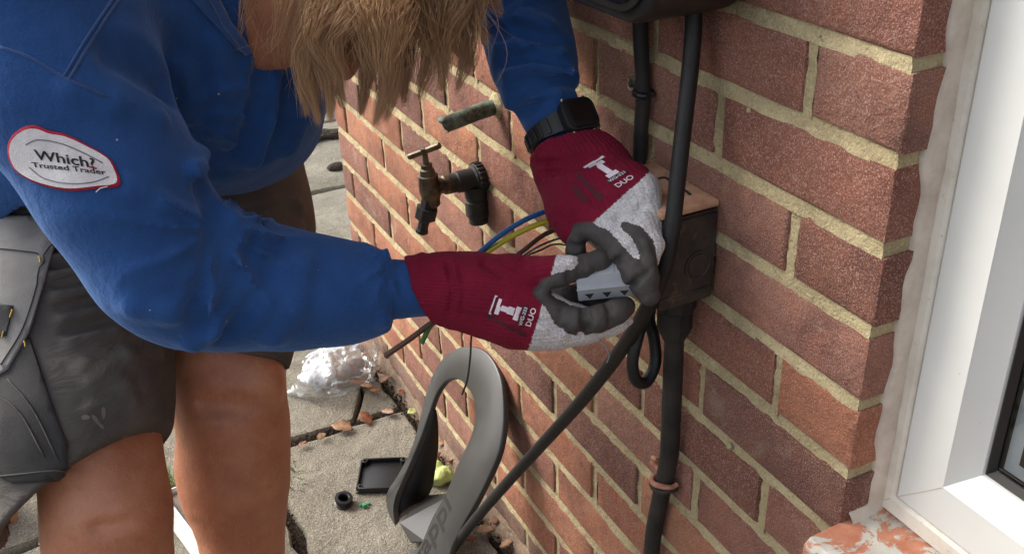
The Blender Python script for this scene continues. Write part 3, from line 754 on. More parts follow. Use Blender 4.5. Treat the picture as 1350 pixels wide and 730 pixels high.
tag(c4, 'thick dusty black supply cable dropping from the junction box down the wall', 'cable')
gl = lathe('cable_gland', (-.026, .236, .760), (0, 0, -1), [(.018, -.004), (.018, .004), (.0215, .006), (.0215, .020), (.0185, .024), (.0185, .046), (.0165, .052), (.0125, .060)], MATS['dusty_rubber'], None, 10)
tag(gl, 'black cable gland under the junction box around the supply cable', 'cable gland')
q = on(876, 632, 0, -.014); cp_ = empty('pipe_clip', on(876, 632, 0, 0)); tag(cp_, 'broken terracotta coloured saddle clip around the supply cable', 'cable clip')
tube('band', [q + np.array([.0135 * math.cos(a) - .001, .0145 * math.sin(a), .002 * math.sin(2 * a)]) for a in np.linspace(1.9, 4.9, 9)] + [q + np.array([.008, -.014, 0])], [.0030, .0034, .0034, .003], MATS['terracotta_clip'], cp_, 8, 3)
tube('band', [q + np.array([.0135 * math.cos(a) - .001, .0145 * math.sin(a), -.006 + .001 * math.sin(3 * a)]) for a in np.linspace(1.7, 4.9, 9)] + [q + np.array([.008, -.014, -.006])], .0036, MATS['dusty_rubber'], cp_, 8, 3)
box('lug', q + np.array([.004, .022, .004]), (.010, .018, .007), MATS['terracotta_clip'], cp_, frame((.2, .1, 1)), .002)
box('lug', q + np.array([.003, .025, .013]), (.006, .010, .005), MATS['terracotta_clip'], cp_, frame((.6, .3, 1)), .0015)

# ---- loose wires by the hands
def wire(name, q, r, mat, label, n=10):
    o = tube(name, PX(*q), r, MATS[mat], None, 10, n); tag(o, label, 'wire', 'loose wires at the hands'); return o
wire('wire', [(505, 490, 1.18), (560, 420, 1.12), (600, 365, 1.09), (628, 333, 1.08), (665, 302, 1.08), (705, 284, 1.08), (745, 272, 1.09), (785, 285, 1.09), (810, 330, 1.04)], .0031, 'wire_blue', 'blue insulated wire arching over the forearm glove to the other hand') if False else None
wire('wire', [(560, 380, 1.06), (600, 358, 1.07), (628, 336, 1.08), (665, 306, 1.09), (705, 284, 1.10), (745, 274, 1.11), (785, 290, 1.09), (806, 330, 1.035)], .0031, 'wire_blue', 'blue insulated wire arching up behind the gloved wrist')
ew = wire('wire', [(570, 384, 1.07), (605, 364, 1.075), (640, 334, 1.085), (678, 310, 1.095), (715, 294, 1.10), (750, 288, 1.105), (785, 300, 1.09), (806, 333, 1.035)], .0031, 'wire_earth', 'yellow and green earth wire arching below the blue wire')
me = ew.data; at_ = me.attributes.new('around', 'FLOAT', 'POINT'); at_.data.foreach_set('value', [((i % 10) / 10 + (i // 10) * .004) % 1 for i in range(len(me.vertices))])
wire('wire', [(600, 395, 1.08), (650, 360, 1.085), (690, 330, 1.09), (722, 307, 1.10), (760, 300, 1.10), (800, 335, 1.04)], .0027, 'wire_brown', 'brown insulated wire curving behind the red glove cuff')
wire('wire', [(640, 380, 1.08), (680, 345, 1.09), (708, 326, 1.09), (735, 315, 1.10), (765, 312, 1.09), (798, 338, 1.04)], .0012, 'wire_grey', 'thin grey wire below the brown wire behind the glove')
wire('wire', [(655, 375, 1.08), (688, 342, 1.085), (712, 330, 1.09), (740, 322, 1.09), (798, 342, 1.04)], .0010, 'wire_black', 'thin black wire lowest of those behind the red glove')
wire('wire', [(640, 395, 1.03), (600, 408, 1.045), (570, 425, 1.06), (540, 447, 1.07), (508, 469, 1.08)], .0031, 'wire_brown', 'stiff brown wire end poking out below the sleeve cuff')
wire('wire', [(600, 400, 1.05), (578, 420, 1.06), (566, 432, 1.065), (556, 452, 1.07)], .0028, 'wire_green', 'short green wire end poking out under the glove cuff')
wire('wire', [(640, 405, 1.03), (630, 418, 1.05), (622, 440, 1.06), (620, 470, 1.065), (616, 500, 1.07), (609, 520, 1.075)], .0011, 'wire_black', 'thin black wire hanging down from the glove cuff')
wire('wire', [(770, 425, 1.05), (785, 445, 1.06), (797, 455, 1.06), (803, 468, 1.065), (800, 478, 1.07)], .0006, 'spacer_bar', 'fine bare wire strand dangling below the gloved fingers')

# ---- grey terminal block
tbk = empty('terminal_block', P(796, 390, .97)); tag(tbk, 'light grey three way terminal block held between the gloved fingers', 'terminal block')
bx = np.array([CR[0, 0], CR[1, 0], 0]); bx /= np.linalg.norm(bx)
rot = 0.10; up = np.array([0, 0, 1.0]); fwd = np.cross(up, bx)
fwd = fwd * math.cos(.30) + up * math.sin(.30); upb = np.cross(bx, fwd)
bx, upb = bx * math.cos(rot) - upb * math.sin(rot) * -1, upb * math.cos(rot) + bx * math.sin(rot) * -1
FB = np.stack([bx, fwd, upb], 1)                       # x right, y away, z up
bo = P(798, 366, .966)
Wd = .055
prof = [(-.018, -.010), (-.018, .004), (-.0135, .0055), (-.008, .014), (.012, .014), (.012, -.010)]
FBp = np.stack([fwd, upb, bx], 1)
tbody = prism('body', prof, bo, FBp, -Wd / 2, Wd / 2, MATS['terminal_grey'], tbk, .0007, 2)
for k in (-1, 0, 1):
    cxy = bo + bx * (k * .0165) + upb * (-.0035) + fwd * (-.0181)
    vs = [cxy + bx * .0045 + upb * .0028, cxy - bx * .0045 + upb * .0028, cxy - upb * .0045]; vi = [v + fwd * .006 for v in vs]
    mesh('wire_entry', [v - fwd * .0001 for v in vs] + vi, [(0, 1, 2)], MATS['dark_hole'], tbody, False)
    ct = bo + bx * (k * .0165) + upb * .0141 + fwd * .001
    lathe('screw_hole', ct, upb, [(.0034, -.001), (.0034, .0001), (.0028, .00012)], MATS['dark_hole'], tbody, 14)
    if k < 1: box('rib', bo + bx * ((k + .5) * .0165) + upb * .0142 + fwd * .002, (.0012, .018, .0016), MATS['terminal_grey'], tbk, FB, .0003, 1)
box('lip', bo + upb * .0050 + fwd * (-.0175), (Wd + .001, .0024, .0018), MATS['terminal_grey'], tbk, FB, .0005, 1)

# ================================================================== THINGS ON THE GROUND
# ---- cable holder leaning on the wall: outline lies in its own sloping plane
ho = empty('cable_holder', (-.16, .8, 0)); tag(ho, 'dark grey plastic cable holder hoop leaning against the brick wall', 'cable holder')
HA = np.array([-.022, .88, .318]); HB = np.array([-.172, .80, .0]); hy = np.array([0.03, 1, 0]); hn = np.cross(HA - HB, hy); hn /= np.linalg.norm(hn)
if hn[0] > 0: hn = -hn
FH = frame(hn, hy)
def onH(px, py):
    r = ray(px, py); t = ((HA - CP) @ hn) / (r @ hn); q = (CP + r * t - HA) @ FH; return q[:2]
OUT = [(615, 456), (635, 460), (649, 474), (659, 496), (663, 519), (664, 551), (661, 579), (655, 603), (643, 630), (627, 662), (611, 690), (595, 722), (580, 757), (530, 757), (520, 718), (514, 686), (508, 662), (511, 646), (524, 626), (540, 595), (550, 563), (557, 533), (563, 511), (571, 491), (583, 472), (599, 460)]
INN = [(609, 503), (619, 515), (625, 531), (626, 547), (623, 567), (615, 587), (603, 611), (587, 650), (569, 682), (550, 722), (528, 716), (519, 680), (520, 658), (530, 634), (542, 607), (552, 583), (559, 563), (566, 543), (575, 519), (587, 503), (599, 499)]
def closed(pts, n=4):
    q = [np.array(onH(*p)) for p in pts]; m_ = len(q); out = []
    for i in range(m_):
        a, b, c, d = q[i - 1], q[i], q[(i + 1) % m_], q[(i + 2) % m_]
        for k in range(n):
            t = k / n; out.append(.5 * ((2 * b) + (c - a) * t + (2 * a - 5 * b + 4 * c - d) * t * t + (3 * b - a - 3 * c + d) * t ** 3))
    return out
def resample(pts, n):
    pts = [np.array(p) for p in pts]; L = [0]
    for a, b in zip(pts, pts[1:] + pts[:1]): L.append(L[-1] + np.linalg.norm(b - a))
    out = []
    cyc = pts + pts[:1]
    for k in range(n):
        s = L[-1] * k / n; i = max(j for j in range(len(L) - 1) if L[j] <= s); t = (s - L[i]) / (L[i + 1] - L[i] + 1e-9); out.append(cyc[i] * (1 - t) + cyc[i + 1] * t)
    return out
n = 96
oc = closed(OUT); ic = closed(INN)
o_ = resample(oc, n); i_ = resample(ic, n)
# pair the inner ring with the outer by nearest start
cen = sum(i_) / n
def ang(p): return math.atan2(p[1] - cen[1], p[0] - cen[0])
k0 = min(range(n), key=lambda k: np.linalg.norm(i_[k] - o_[0])); i_ = i_[k0:] + i_[:k0]
def rings(spec):
    vs = []
    for src, off, h in spec:
        for k in range(n):
            a, b_ = o_[k], i_[k]; d_ = (b_ - a); d_ /= np.linalg.norm(d_) + 1e-9
            p = (a + d_ * off) if src == 'o' else (b_ - d_ * off); vs.append(HA + FH @ np.array([p[0], p[1], h]))
    fs = []
    for r in range(len(spec) - 1):
        for k in range(n): fs.append((r * n + k, r * n + (k + 1) % n, (r + 1) * n + (k + 1) % n, (r + 1) * n + k))
    return vs, fs
vs, fs = rings([('o', .002, -.011), ('o', 0, -.009), ('o', 0, -.003), ('o', .0010, -.001), ('o', .003, 0), ('i', .0025, 0), ('i', .0008, -.001), ('i', 0, -.003), ('i', 0, -.009), ('i', .002, -.011), ('o', .002, -.011)])
bm = bmesh.new(); vv = [bm.verts.new(V(v)) for v in vs]
for q in fs: bm.faces.new([vv[i] for i in q])
bmesh.ops.recalc_face_normals(bm, faces=bm.faces); hoop = sharp(bmobj('hoop', bm, MATS['holder_plastic'], ho, True), 50)
# deep inner flange on the lower left and the shelf that joins it
def onHh(px, py, h):
    q = onH(px, py); return HA + FH @ np.array([q[0], q[1], h])
fl = [(567, 538), (558, 563), (549, 585), (538, 610), (527, 634), (517, 658), (516, 680), (526, 714)]
vs = []; fs = []
fls = [onH(*p) for p in fl]; sp_ = spline([np.array([a, b, 0]) for a, b in fls], 5)
for j, p in enumerate(sp_):
    s = j / (len(sp_) - 1); dep = .009 + .060 * min(1, s * 1.7) ** .8
    for h in (-.004, -dep - .0015): vs.append(HA + FH @ np.array([p[0], p[1], h]))
for j in range(len(sp_) - 1): fs.append((2 * j, 2 * j + 1, 2 * j + 3, 2 * j + 2))
o = mesh('flange', vs, fs, MATS['holder_black'], ho, True); md = o.modifiers.new('thickness', 'SOLIDIFY'); md.thickness = .003
base = [onHh(524, 652, -.066), onHh(560, 648, -.066), onHh(575, 682, -.02), onHh(560, 715, -.004), onHh(540, 715, -.004), onHh(526, 690, -.004)]
o = mesh('shelf', base, [tuple(range(6))], MATS['holder_plastic'], ho, False); md = o.modifiers.new('thickness', 'SOLIDIFY'); md.thickness = .004
def text_mesh(body, size=1.0, bold=0.0):
    cu = bpy.data.curves.new('t', 'FONT'); cu.body = body; cu.size = size; cu.resolution_u = 3; cu.offset = bold
    ob = bpy.data.objects.new('t', cu); COL.objects.link(ob); dg = bpy.context.evaluated_depsgraph_get(); me = bpy.data.meshes.new_from_object(ob.evaluated_get(dg))
    vs = [np.array(v.co[:2]) for v in me.vertices]; fs = [tuple(p.vertices) for p in me.polygons]
    bpy.data.objects.remove(ob); bpy.data.curves.remove(cu); bpy.data.meshes.remove(me); return vs, fs
tv, tf = text_mesh('zappi', 1, .012)
a = onH(551, 752); b = onH(595, 668); dx = (b - a); L = np.linalg.norm(dx); dx /= L; dyv = np.array([-dx[1], dx[0]])
if (onH(570, 690) - onH(590, 700)) @ dyv < 0: dyv = -dyv
wtx = max(v[0] for v in tv); sc = L / wtx
mesh('lettering', [HA + FH @ np.array([*(a + dx * (v[0] * sc) + dyv * (v[1] * sc * .72 - .001)), .0004]) for v in tv], tf, MATS['holder_black'], hoop, False)

# ---- square lid of the junction box, lying open side up
gq = [ground(472, 605), ground(528, 603), ground(520, 655), ground(465, 660)]
lid = empty('box_lid', sum(gq) / 4); tag(lid, 'square black plastic box lid lying upturned on the paving', 'lid')
lx = gq[1] - gq[0]; lx[2] = 0; lx /= np.linalg.norm(lx); ly = np.array([-lx[1], lx[0], 0]); FL = np.stack([lx, ly, [0, 0, 1]], 1); lc = sum(gq) / 4 + lx * .012
lw_ = .092
box('plate', lc + np.array([0, 0, .004]), (lw_, lw_, .004), MATS['black_plastic'], lid, FL, .001)
for sx_, sy_ in ((1, 0), (-1, 0), (0, 1), (0, -1)):
    box('rim', lc + lx * sx_ * (lw_ / 2 - .002) + ly * sy_ * (lw_ / 2 - .002) + np.array([0, 0, .009]), (.0035 if sx_ else lw_ - .008, .0035 if sy_ else lw_ - .008, .011), MATS['black_plastic'], lid, FL, .0008, 1)
for sx_ in (1, -1):
    for sy_ in (1, -1): lathe('screw_post', lc + lx * sx_ * (lw_ / 2 - .008) + ly * sy_ * (lw_ / 2 - .008) + np.array([0, 0, .004]), (0, 0, 1), [(.006, 0), (.006, .010), (.003, .0105), (.003, .006)], MATS['black_plastic'], lid, 12)
gr = ground(453, 664)
o = lathe('grommet', gr + np.array([0, 0, .002]), (.1, -.15, 1), [(.009, .0), (.0165, 0), (.0175, .003), (.0150, .005), (.0150, .011), (.0172, .013), (.0165, .016), (.011, .0165), (.009, .014), (.009, .001)], MATS['black_plastic'], None, 20)
tag(o, 'small round black rubber grommet lying on the paving beside the lid', 'grommet')
gr = ground(481, 668); bm = bmesh.new()
for s_, off in ((.008, (0, 0)), (.005, (.009, .003)), (.0045, (-.006, .006))):
    bmesh.ops.create_cube(bm, size=s_, matrix=Matrix.Translation(V(gr + np.array([off[0], off[1], s_ / 2]))) @ Matrix.Rotation(off[0] * 60, 4, 'Z'))
bmesh.ops.bevel(bm, geom=list(bm.edges), offset=.0008, segments=1, affect='EDGES')
tag(bmobj('plastic_scrap', bm, MATS['green_plastic'], None), 'tiny green plastic scrap beside the upturned lid', 'scrap')

# ---- carton between the feet
ct = empty('white_carton', ground(262, 745)); tag(ct, 'open white cardboard carton standing on the paving behind the shins', 'box')
K0 = ground(214, 648, .085); ux = ground(330, 800, .085) - K0; ux[2] = 0; ux /= np.linalg.norm(ux); uy = ground(252, 634, .085) - K0; uy[2] = 0; uy /= np.linalg.norm(uy)
LA, LB, HT = .26, .075, .085
def panel(name, a, b, z0, z1, th, mat):
    d = b - a; L = np.linalg.norm(d); d /= L; nrm = np.array([-d[1], d[0], 0]); F = np.stack([d, nrm, [0, 0, 1]], 1); c_ = (a + b) / 2; c_ = np.array([c_[0], c_[1], (z0 + z1) / 2])
    return box(name, c_, (L, th, z1 - z0), mat, ct, F, .0006, 1)
p0, p1, p2, p3 = K0, K0 + ux * LA, K0 + ux * LA + uy * LB, K0 + uy * LB
for a, b in ((p0, p1), (p1, p2), (p2, p3), (p3, p0)): panel('side', a, b, .002, HT, .003, MATS['card_white'])
cb = (p0 + p2) / 2; box('inside', np.array([cb[0], cb[1], HT - .012]), (LA - .006, LB - .006, .003), MATS['card_inside'], ct, np.stack([ux, uy - ux * (ux @ uy), [0, 0, 1]], 1))
for q_, w_ in ((.055, .0012), (.030, .0008)):
    tube('printed_line', [np.array([p0[0], p0[1], q_]) + ux * .004 - np.cross([0, 0, 1], ux) * -.0017, np.array([p0[0], p0[1], q_ - .012]) + ux * .15 - np.cross([0, 0, 1], ux) * -.0017, np.array([p0[0], p0[1], q_ - .004]) + ux * .29 - np.cross([0, 0, 1], ux) * -.0017], w_, MATS['patch_red'], ct, 5, 4)
bb = box('brown_carton', ground(-30, 690) + np.array([0, 0, .035]), (.12, .09, .07), MATS['card_brown'], None, frame((0, 0, 1), (.9, .3, 0)), .001)
tag(bb, 'plain brown cardboard carton on the paving by the shorts leg', 'box')

# ================================================================== THE PERSON
person = empty('person', (-.5, .62, 0)); tag(person, 'person in blue sweatshirt, grey work shorts and red grey gloves bending over the junction box', 'person')
Fd = CR[:, 2]                                            # viewing axis, used to flatten hands
def cam2w(v): v = np.array(v, float); return CR @ (v / np.linalg.norm(v))
HU = cam2w((.93, -.25, -.10)); HF = cam2w((.20, .95, .20)); HS = np.cross(HF, HU); HS /= np.linalg.norm(HS); HF = np.cross(HU, HS)
HC = P(440, -68, .99)
HFm = np.stack([HS, HF, HU], 1)                          # local x = his right, y = face forward, z = crown
def H(x, y, z): return HC + HFm @ np.array([x, y, z])

# ---- body: one continuous skin surface
body = SDF()
def seg(a, b, k=.03): body.add(pcap(a, b), k)
# left leg (further), right leg (nearer)
LL = [(310, 190, 1.42, 80), (312, 340, 1.36, 72), (298, 470, 1.315, 69.5), (304, 530, 1.32, 64), (309, 570, 1.335, 64), (307, 615, 1.35, 65.5), (311, 650, 1.365, 60), (318, 695, 1.38, 49), (321, 735, 1.395, 45), (328, 830, 1.45, 37), (330, 930, 1.52, 35)]
RL = [(60, 230, 1.26, 100), (105, 440, 1.20, 88), (132, 600, 1.16, 71), (137, 660, 1.155, 68), (138, 700, 1.16, 67), (146, 740, 1.175, 71), (152, 800, 1.20, 72), (160, 880, 1.24, 58), (170, 990, 1.31, 44), (178, 1080, 1.38, 40)]
for pts in (LL, RL):
    for a, b in zip(pts, pts[1:]): seg(a, b)
def foot(q, side):
    a = P(*q[:3]); a_ = np.array([a[0], a[1], .055]); body.add(cap(a, a_, .035, .036), .03); fd = np.array([.55, -.83, 0])
    body.add(cap(a_ - fd * .04 + [0, 0, -.02], a_ + fd * .14 + [0, 0, -.03], .032, .026), .02); return a_, fd
FOOT = [foot(LL[-1], 1), foot(RL[-1], -1)]
body.add(ell(P(345, 503, 1.275), (.026, .022, .030)), .03); body.add(ell(P(165, 676, 1.135), (.036, .034, .044)), .05)
body.sub(cap(P(130, 696, 1.083), P(172, 690, 1.09), .006, .005), .012); body.sub(cap(P(270, 534, 1.245), P(330, 540, 1.25), .008, .007), .02)
# pelvis, trunk, neck
seg((180, 190, 1.36, 120), (230, 60, 1.16, 110), .05); seg((230, 60, 1.16, 110), (300, -70, 1.0, 120), .05)
seg((110, 20, .93, 60), (480, -110, 1.06, 60), .05)
body.add(cap(P(300, -70, 1.0), H(-.0, -.02, -.06), .062, .058), .04)
# arms to the wrists and on into the hands
for pts in ([(60, 40, .90, 62), (200, 340, .925, 50), (420, 382, .98, 36), (560, 380, .995, 26), (660, 392, .985, 22)],
            [(560, -120, 1.10, 50), (672, -60, 1.13, 38), (712, 100, 1.09, 30), (742, 190, 1.07, 26), (785, 255, 1.03, 18)]):
    for a, b in zip(pts, pts[1:]): seg(a, b, .02)
# head
body.add(ell(H(0, -.012, .028), (.074, .092, .088), HFm), .02)
body.add(ell(H(0, .035, -.030), (.058, .052, .078), HFm), .03)
body.add(cap(H(.046, .000, -.055), H(.014, .062, -.092), .022, .020), .03); body.add(cap(H(-.046, .000, -.055), H(-.014, .062, -.092), .022, .020), .03)
body.add(ell(H(0, .066, -.097), (.026, .022, .020), HFm), .03); body.add(ell(H(0, .025, -.078), (.050, .055, .034), HFm), .03)
body.add(cap(H(0, .088, .010), H(0, .112, -.026), .009, .013), .012); body.add(ell(H(.010, .104, -.030), (.009, .010, .008), HFm), .006); body.add(ell(H(-.010, .104, -.030), (.009, .010, .008), HFm), .006)
for s_ in (1, -1):
    body.sub(ell(H(.031 * s_, .098, .008), (.020, .014, .011), HFm), .012)
    body.add(ell(H(.031 * s_, .079, .006), (.013, .011, .011), HFm), .004)
    body.add(cap(H(.014 * s_, .092, .024), H(.046 * s_, .078, .022), .008, .007), .012)
    body.add(ell(H(.042 * s_, .066, -.030), (.022, .020, .020), HFm), .02)
    body.add(ell(H(.078 * s_, -.012, -.004), (.008, .018, .031), HFm), .006); body.sub(ell(H(.086 * s_, -.008, .000), (.006, .010, .017), HFm), .006)
body.add(cap(H(-.022, .083, -.062), H(.022, .083, -.062), .008, .008), .008); body.add(cap(H(-.018, .083, -.076), H(.018, .083, -.076), .008, .008), .006)
body.sub(cap(H(-.026, .094, -.069), H(.026, .094, -.069), .0032, .0032), .003)
bo_, bvs, bfs = sdf_obj('body', body, .0045, MATS['skin'], person)

# ---- shorts
sh = SDF()
sh.add(pcap((175, 190, 1.36, 150), (200, 80, 1.28, 140)), .05)
for pts, k in (([(300, 170, 1.42, 96), (315, 300, 1.38, 88), (300, 420, 1.31, 80), (294, 478, 1.30, 79)], .05), ([(40, 200, 1.27, 140), (80, 400, 1.20, 116), (100, 540, 1.155, 108), (108, 680, 1.135, 109)], .05)):
    for a, b in zip(pts, pts[1:]): sh.add(pcap(a, b), k)
# hems: cut square to the leg, then hollow out round the skin
hl = P(288, 478, 1.30); hr = P(112, 640, 1.14)
nL = P(296, 520, 1.305) - P(312, 400, 1.33); nR = P(124, 700, 1.13) - P(95, 520, 1.17)
nR = nR / np.linalg.norm(nR) + cam2w((1, .0, .0)) * .52; nL = nL / np.linalg.norm(nL) + cam2w((.1, 0, -.2)) * .1
def dseg(p, a, b):
    a = np.array(a, np.float32); b = np.array(b, np.float32); q = p - a; t = np.clip((q @ (b - a)) / float((b - a) @ (b - a)), 0, 1); return np.linalg.norm(q - t[..., None] * (b - a), axis=-1)
la, lb, ra, rb = P(305, 330, 1.37), P(294, 560, 1.31), P(70, 330, 1.22), P(120, 760, 1.13)
sh.ops.append(('cut', half(hl, nL) + (lambda p: np.maximum(dseg(p, la, lb) - dseg(p, ra, rb), dseg(p, la, lb) - .15),), .003, 0))
sh.ops.append(('cut', half(hr, nR) + (lambda p: np.maximum(dseg(p, ra, rb) - dseg(p, la, lb), dseg(p, ra, rb) - .20),), .003, 0))
sh.sub(pcap((298, 440, 1.31, 77), (296, 560, 1.32, 77)), .004); sh.sub(pcap((106, 615, 1.15, 102), (118, 760, 1.14, 102)), .004)
def fold(s, pts, r, hgt, k=.012, mode='add', t0=.5):
    q = [s.hit(x, y, t0) for x, y in pts]
    q = [(p, V(ray(*xy))) for p, xy in zip(q, pts) if p is not None]
    prim = []
    for p, d in q:
        d = np.array(d.normalized()); hg = min(hgt, r * .8); prim.append(p + d * (r - hg) if mode == 'add' else p - d * (r - hg))
    return [(mode, cap(a, b, r, r), k, 0) for a, b in zip(prim, prim[1:]) if np.linalg.norm(a - b) < .055]
ex = []
for pts, r, hg in [([(70, 318), (120, 312), (190, 330)], .007, .005), ([(72, 338), (125, 330), (195, 352)], .007, .005), ([(70, 362), (120, 352), (195, 376)], .008, .005), ([(76, 388), (135, 378), (198, 398)], .009, .005), ([(84, 420), (150, 404), (200, 418)], .009, .004), ([(95, 450), (150, 436), (204, 440)], .010, .0035),
                   ([(110, 490), (160, 508), (215, 494)], .012, .003), ([(120, 540), (170, 530), (214, 512)], .010, .003), ([(306, 300), (350, 285), (392, 300)], .01, .004), ([(310, 270), (350, 262), (392, 272)], .008, .003), ([(120, 505), (165, 470), (205, 462)], .009, .003)]:
    ex += fold(sh, pts, r, hg, .008)
for pts, r, hg in [([(72, 328), (125, 321), (192, 341)], .005, .003), ([(72, 350), (122, 341), (195, 364)], .005, .0035), ([(74, 375), (128, 365), (197, 387)], .006, .0035), ([(80, 404), (142, 391), (200, 408)], .006, .003), ([(90, 435), (150, 420), (202, 429)], .007, .003)]:
    ex += fold(sh, pts, r, hg, .006, 'sub')
sh.ops += ex
sh.disp.append(lambda p: 0.0012 * vnoise(p * np.array([8, 8, 22], np.float32)) + .0004 * vnoise(p * 40))
sho, svs, sfs = sdf_obj('shorts', sh, .0034, MATS['grey_canvas'], person); sho['label'] = 'grey canvas work shorts with holster pocket'

# ---- sweatshirt
sw = SDF()
RA = [(30, -10, .86, 136), (92, 125, .872, 116), (158, 248, .885, 99), (216, 338, .905, 92), (266, 366, .93, 86), (330, 376, .955, 78), (400, 384, .975, 67), (460, 385, .985, 57), (508, 383, .99, 50)]
sw.chain(RA, .03)
sw.cut(P(513, 383, .99), P(530, 382, .99) - P(500, 384, .99), .006, (lambda p, a=np.array(P(530, 382, .99), np.float32): np.linalg.norm(p - a, axis=-1) - .06))
sw.add(pcap((500, 381, .99, 41), (575, 381, .99, 36)), .003)
sw.add(ell(P(20, -30, .90), (.115, .11, .105)), .05)
sw.add(pcap((70, -20, .95, 128), (480, -120, 1.06, 112)), .05)
sw.add(pcap((300, -60, 1.02, 140), (260, 90, 1.10, 148)), .05)
sw.add(pcap((260, 90, 1.10, 146), (190, 170, 1.28, 148)), .05)
sw.add(pcap((330, 60, 1.13, 105), (335, 150, 1.19, 88)), .05)
sw.add(pcap((140, 130, 1.12, 150), (60, 190, 1.2, 150)), .05)
sw.cut(P(330, 252, 1.20), P(330, 320, 1.24) - P(330, 160, 1.20) + (P(-80, 300, 1.25) - P(420, 180, 1.2)) * .06, .006, (lambda p, a=np.array(P(250, 300, 1.30), np.float32): np.linalg.norm(p - a, axis=-1) - .24))
# left sleeve
sw.chain([(480, -130, 1.06, 100), (585, -110, 1.10, 78), (668, -70, 1.13, 62), (688, 20, 1.11, 52), (700, 70, 1.09, 50), (712, 118, 1.075, 53)], .03)
sw.cut(P(714, 128, 1.074), P(732, 170, 1.068) - P(706, 100, 1.08), .006, (lambda p, a=np.array(P(726, 152, 1.07), np.float32): np.linalg.norm(p - a, axis=-1) - .065))
sw.add(pcap((708, 110, 1.075, 44), (738, 175, 1.068, 38)), .003)
ex = []
# ridges (raised rolls of cloth) and creases (valleys) follow the photograph's folds
for pts, r, hg in [([(236, 170), (256, 182), (263, 205), (252, 226)], .010, .007), ([(95, 118), (150, 138), (205, 160), (245, 160)], .009, .004), ([(190, 50), (232, 84), (254, 124), (251, 150)], .011, .007),
                   ([(262, 215), (290, 235), (302, 262), (290, 288)], .010, .007), ([(280, 308), (300, 292), (330, 304), (352, 322)], .012, .004), ([(322, 306), (312, 345), (300, 375), (278, 405)], .009, .006),
                   ([(170, 250), (215, 274), (262, 288), (290, 302)], .008, .0035), ([(180, 400), (225, 405), (262, 395), (290, 365)], .012, .004), ([(255, 448), (285, 430), (318, 395), (345, 345)], .011, .0045),
                   ([(360, 440), (385, 405), (398, 350)], .012, .003), ([(505, 338), (508, 380), (505, 422)], .007, .004), ([(285, 50), (292, 110), (290, 170), (280, 225)], .014, .007), ([(325, 90), (322, 140), (308, 190)], .012, .006),
                   ([(362, 110), (354, 160), (335, 205)], .014, .006), ([(400, 110), (398, 150), (380, 195)], .012, .005),
                   ([(662, 62), (700, 58), (738, 72)], .007, .005), ([(668, 96), (705, 90), (752, 96)], .007, .0055), ([(676, 138), (705, 130), (735, 120), (764, 114)], .006, .005), ([(650, 26), (690, 24), (722, 34)], .008, .005)]:
    ex += fold(sw, pts, r, hg, .009)
for pts, r, hg in [([(158, 70), (195, 86), (226, 116), (240, 146)], .018, .013), ([(270, 196), (284, 212), (292, 230)], .007, .005), ([(272, 250), (284, 286), (280, 330)], .008, .007),
                   ([(302, 318), (294, 352), (280, 380), (258, 410)], .008, .005), ([(338, 322), (326, 360), (300, 400), (270, 428)], .007, .0045), ([(365, 330), (350, 375), (320, 425), (292, 448)], .008, .0035),
                   ([(305, 50), (308, 120), (302, 190)], .010, .006), ([(343, 95), (338, 150), (320, 200)], .010, .006), ([(382, 110), (374, 160), (355, 210)], .010, .005), ([(668, 80), (706, 74), (745, 84)], .005, .005), ([(674, 116), (708, 108), (756, 106)], .005, .005), ([(684, 148), (720, 137), (766, 128)], .004, .004), ([(655, 44), (690, 40), (728, 52)], .006, .004)]:
    ex += fold(sw, pts, r, hg, .012, 'sub')
sw.ops += ex
def radial_folds(px, py, nf, amp, r0, r1, seed, a0=0):
    E = sw.hit(px, py); ax, ay = CR[:, 0].astype(np.float32), CR[:, 1].astype(np.float32); E = np.array(E, np.float32)
    def fn(p):
        q = p - E; u = q @ ax; v = q @ ay; r = np.sqrt((q * q).sum(-1)); th = np.arctan2(v, u) + .35 * vnoise(p * 11 + seed) + a0
        wv = np.abs(np.sin(th * nf / 2)); ridge = (1 - wv) ** 2 - .33
        return (-amp * ridge * np.clip((r - r0 * .3) / (r0 * .7), 0, 1) * np.clip((r1 - r) / (r1 - r0), 0, 1) ** 1.3).astype(np.float32)
    return fn
sw.disp.append(radial_folds(292, 300, 10, .0080, .040, .135, 1)); sw.disp.append(radial_folds(252, 152, 9, .006, .03, .11, 5, .6))
sw.disp.append(radial_folds(655, 20, 9, .005, .02, .11, 9, .3)); sw.disp.append(radial_folds(515, 350, 10, .0045, .014, .075, 12))
sw.disp.append(lambda p: .0022 * vnoise(p * np.array([15, 15, 9], np.float32) + 4) + .0007 * vnoise(p * 34))
swo, wvs, wfs = sdf_obj('sweatshirt', sw, .0036, MATS['blue_fleece'], person); swo['label'] = 'royal blue fleece sweatshirt'

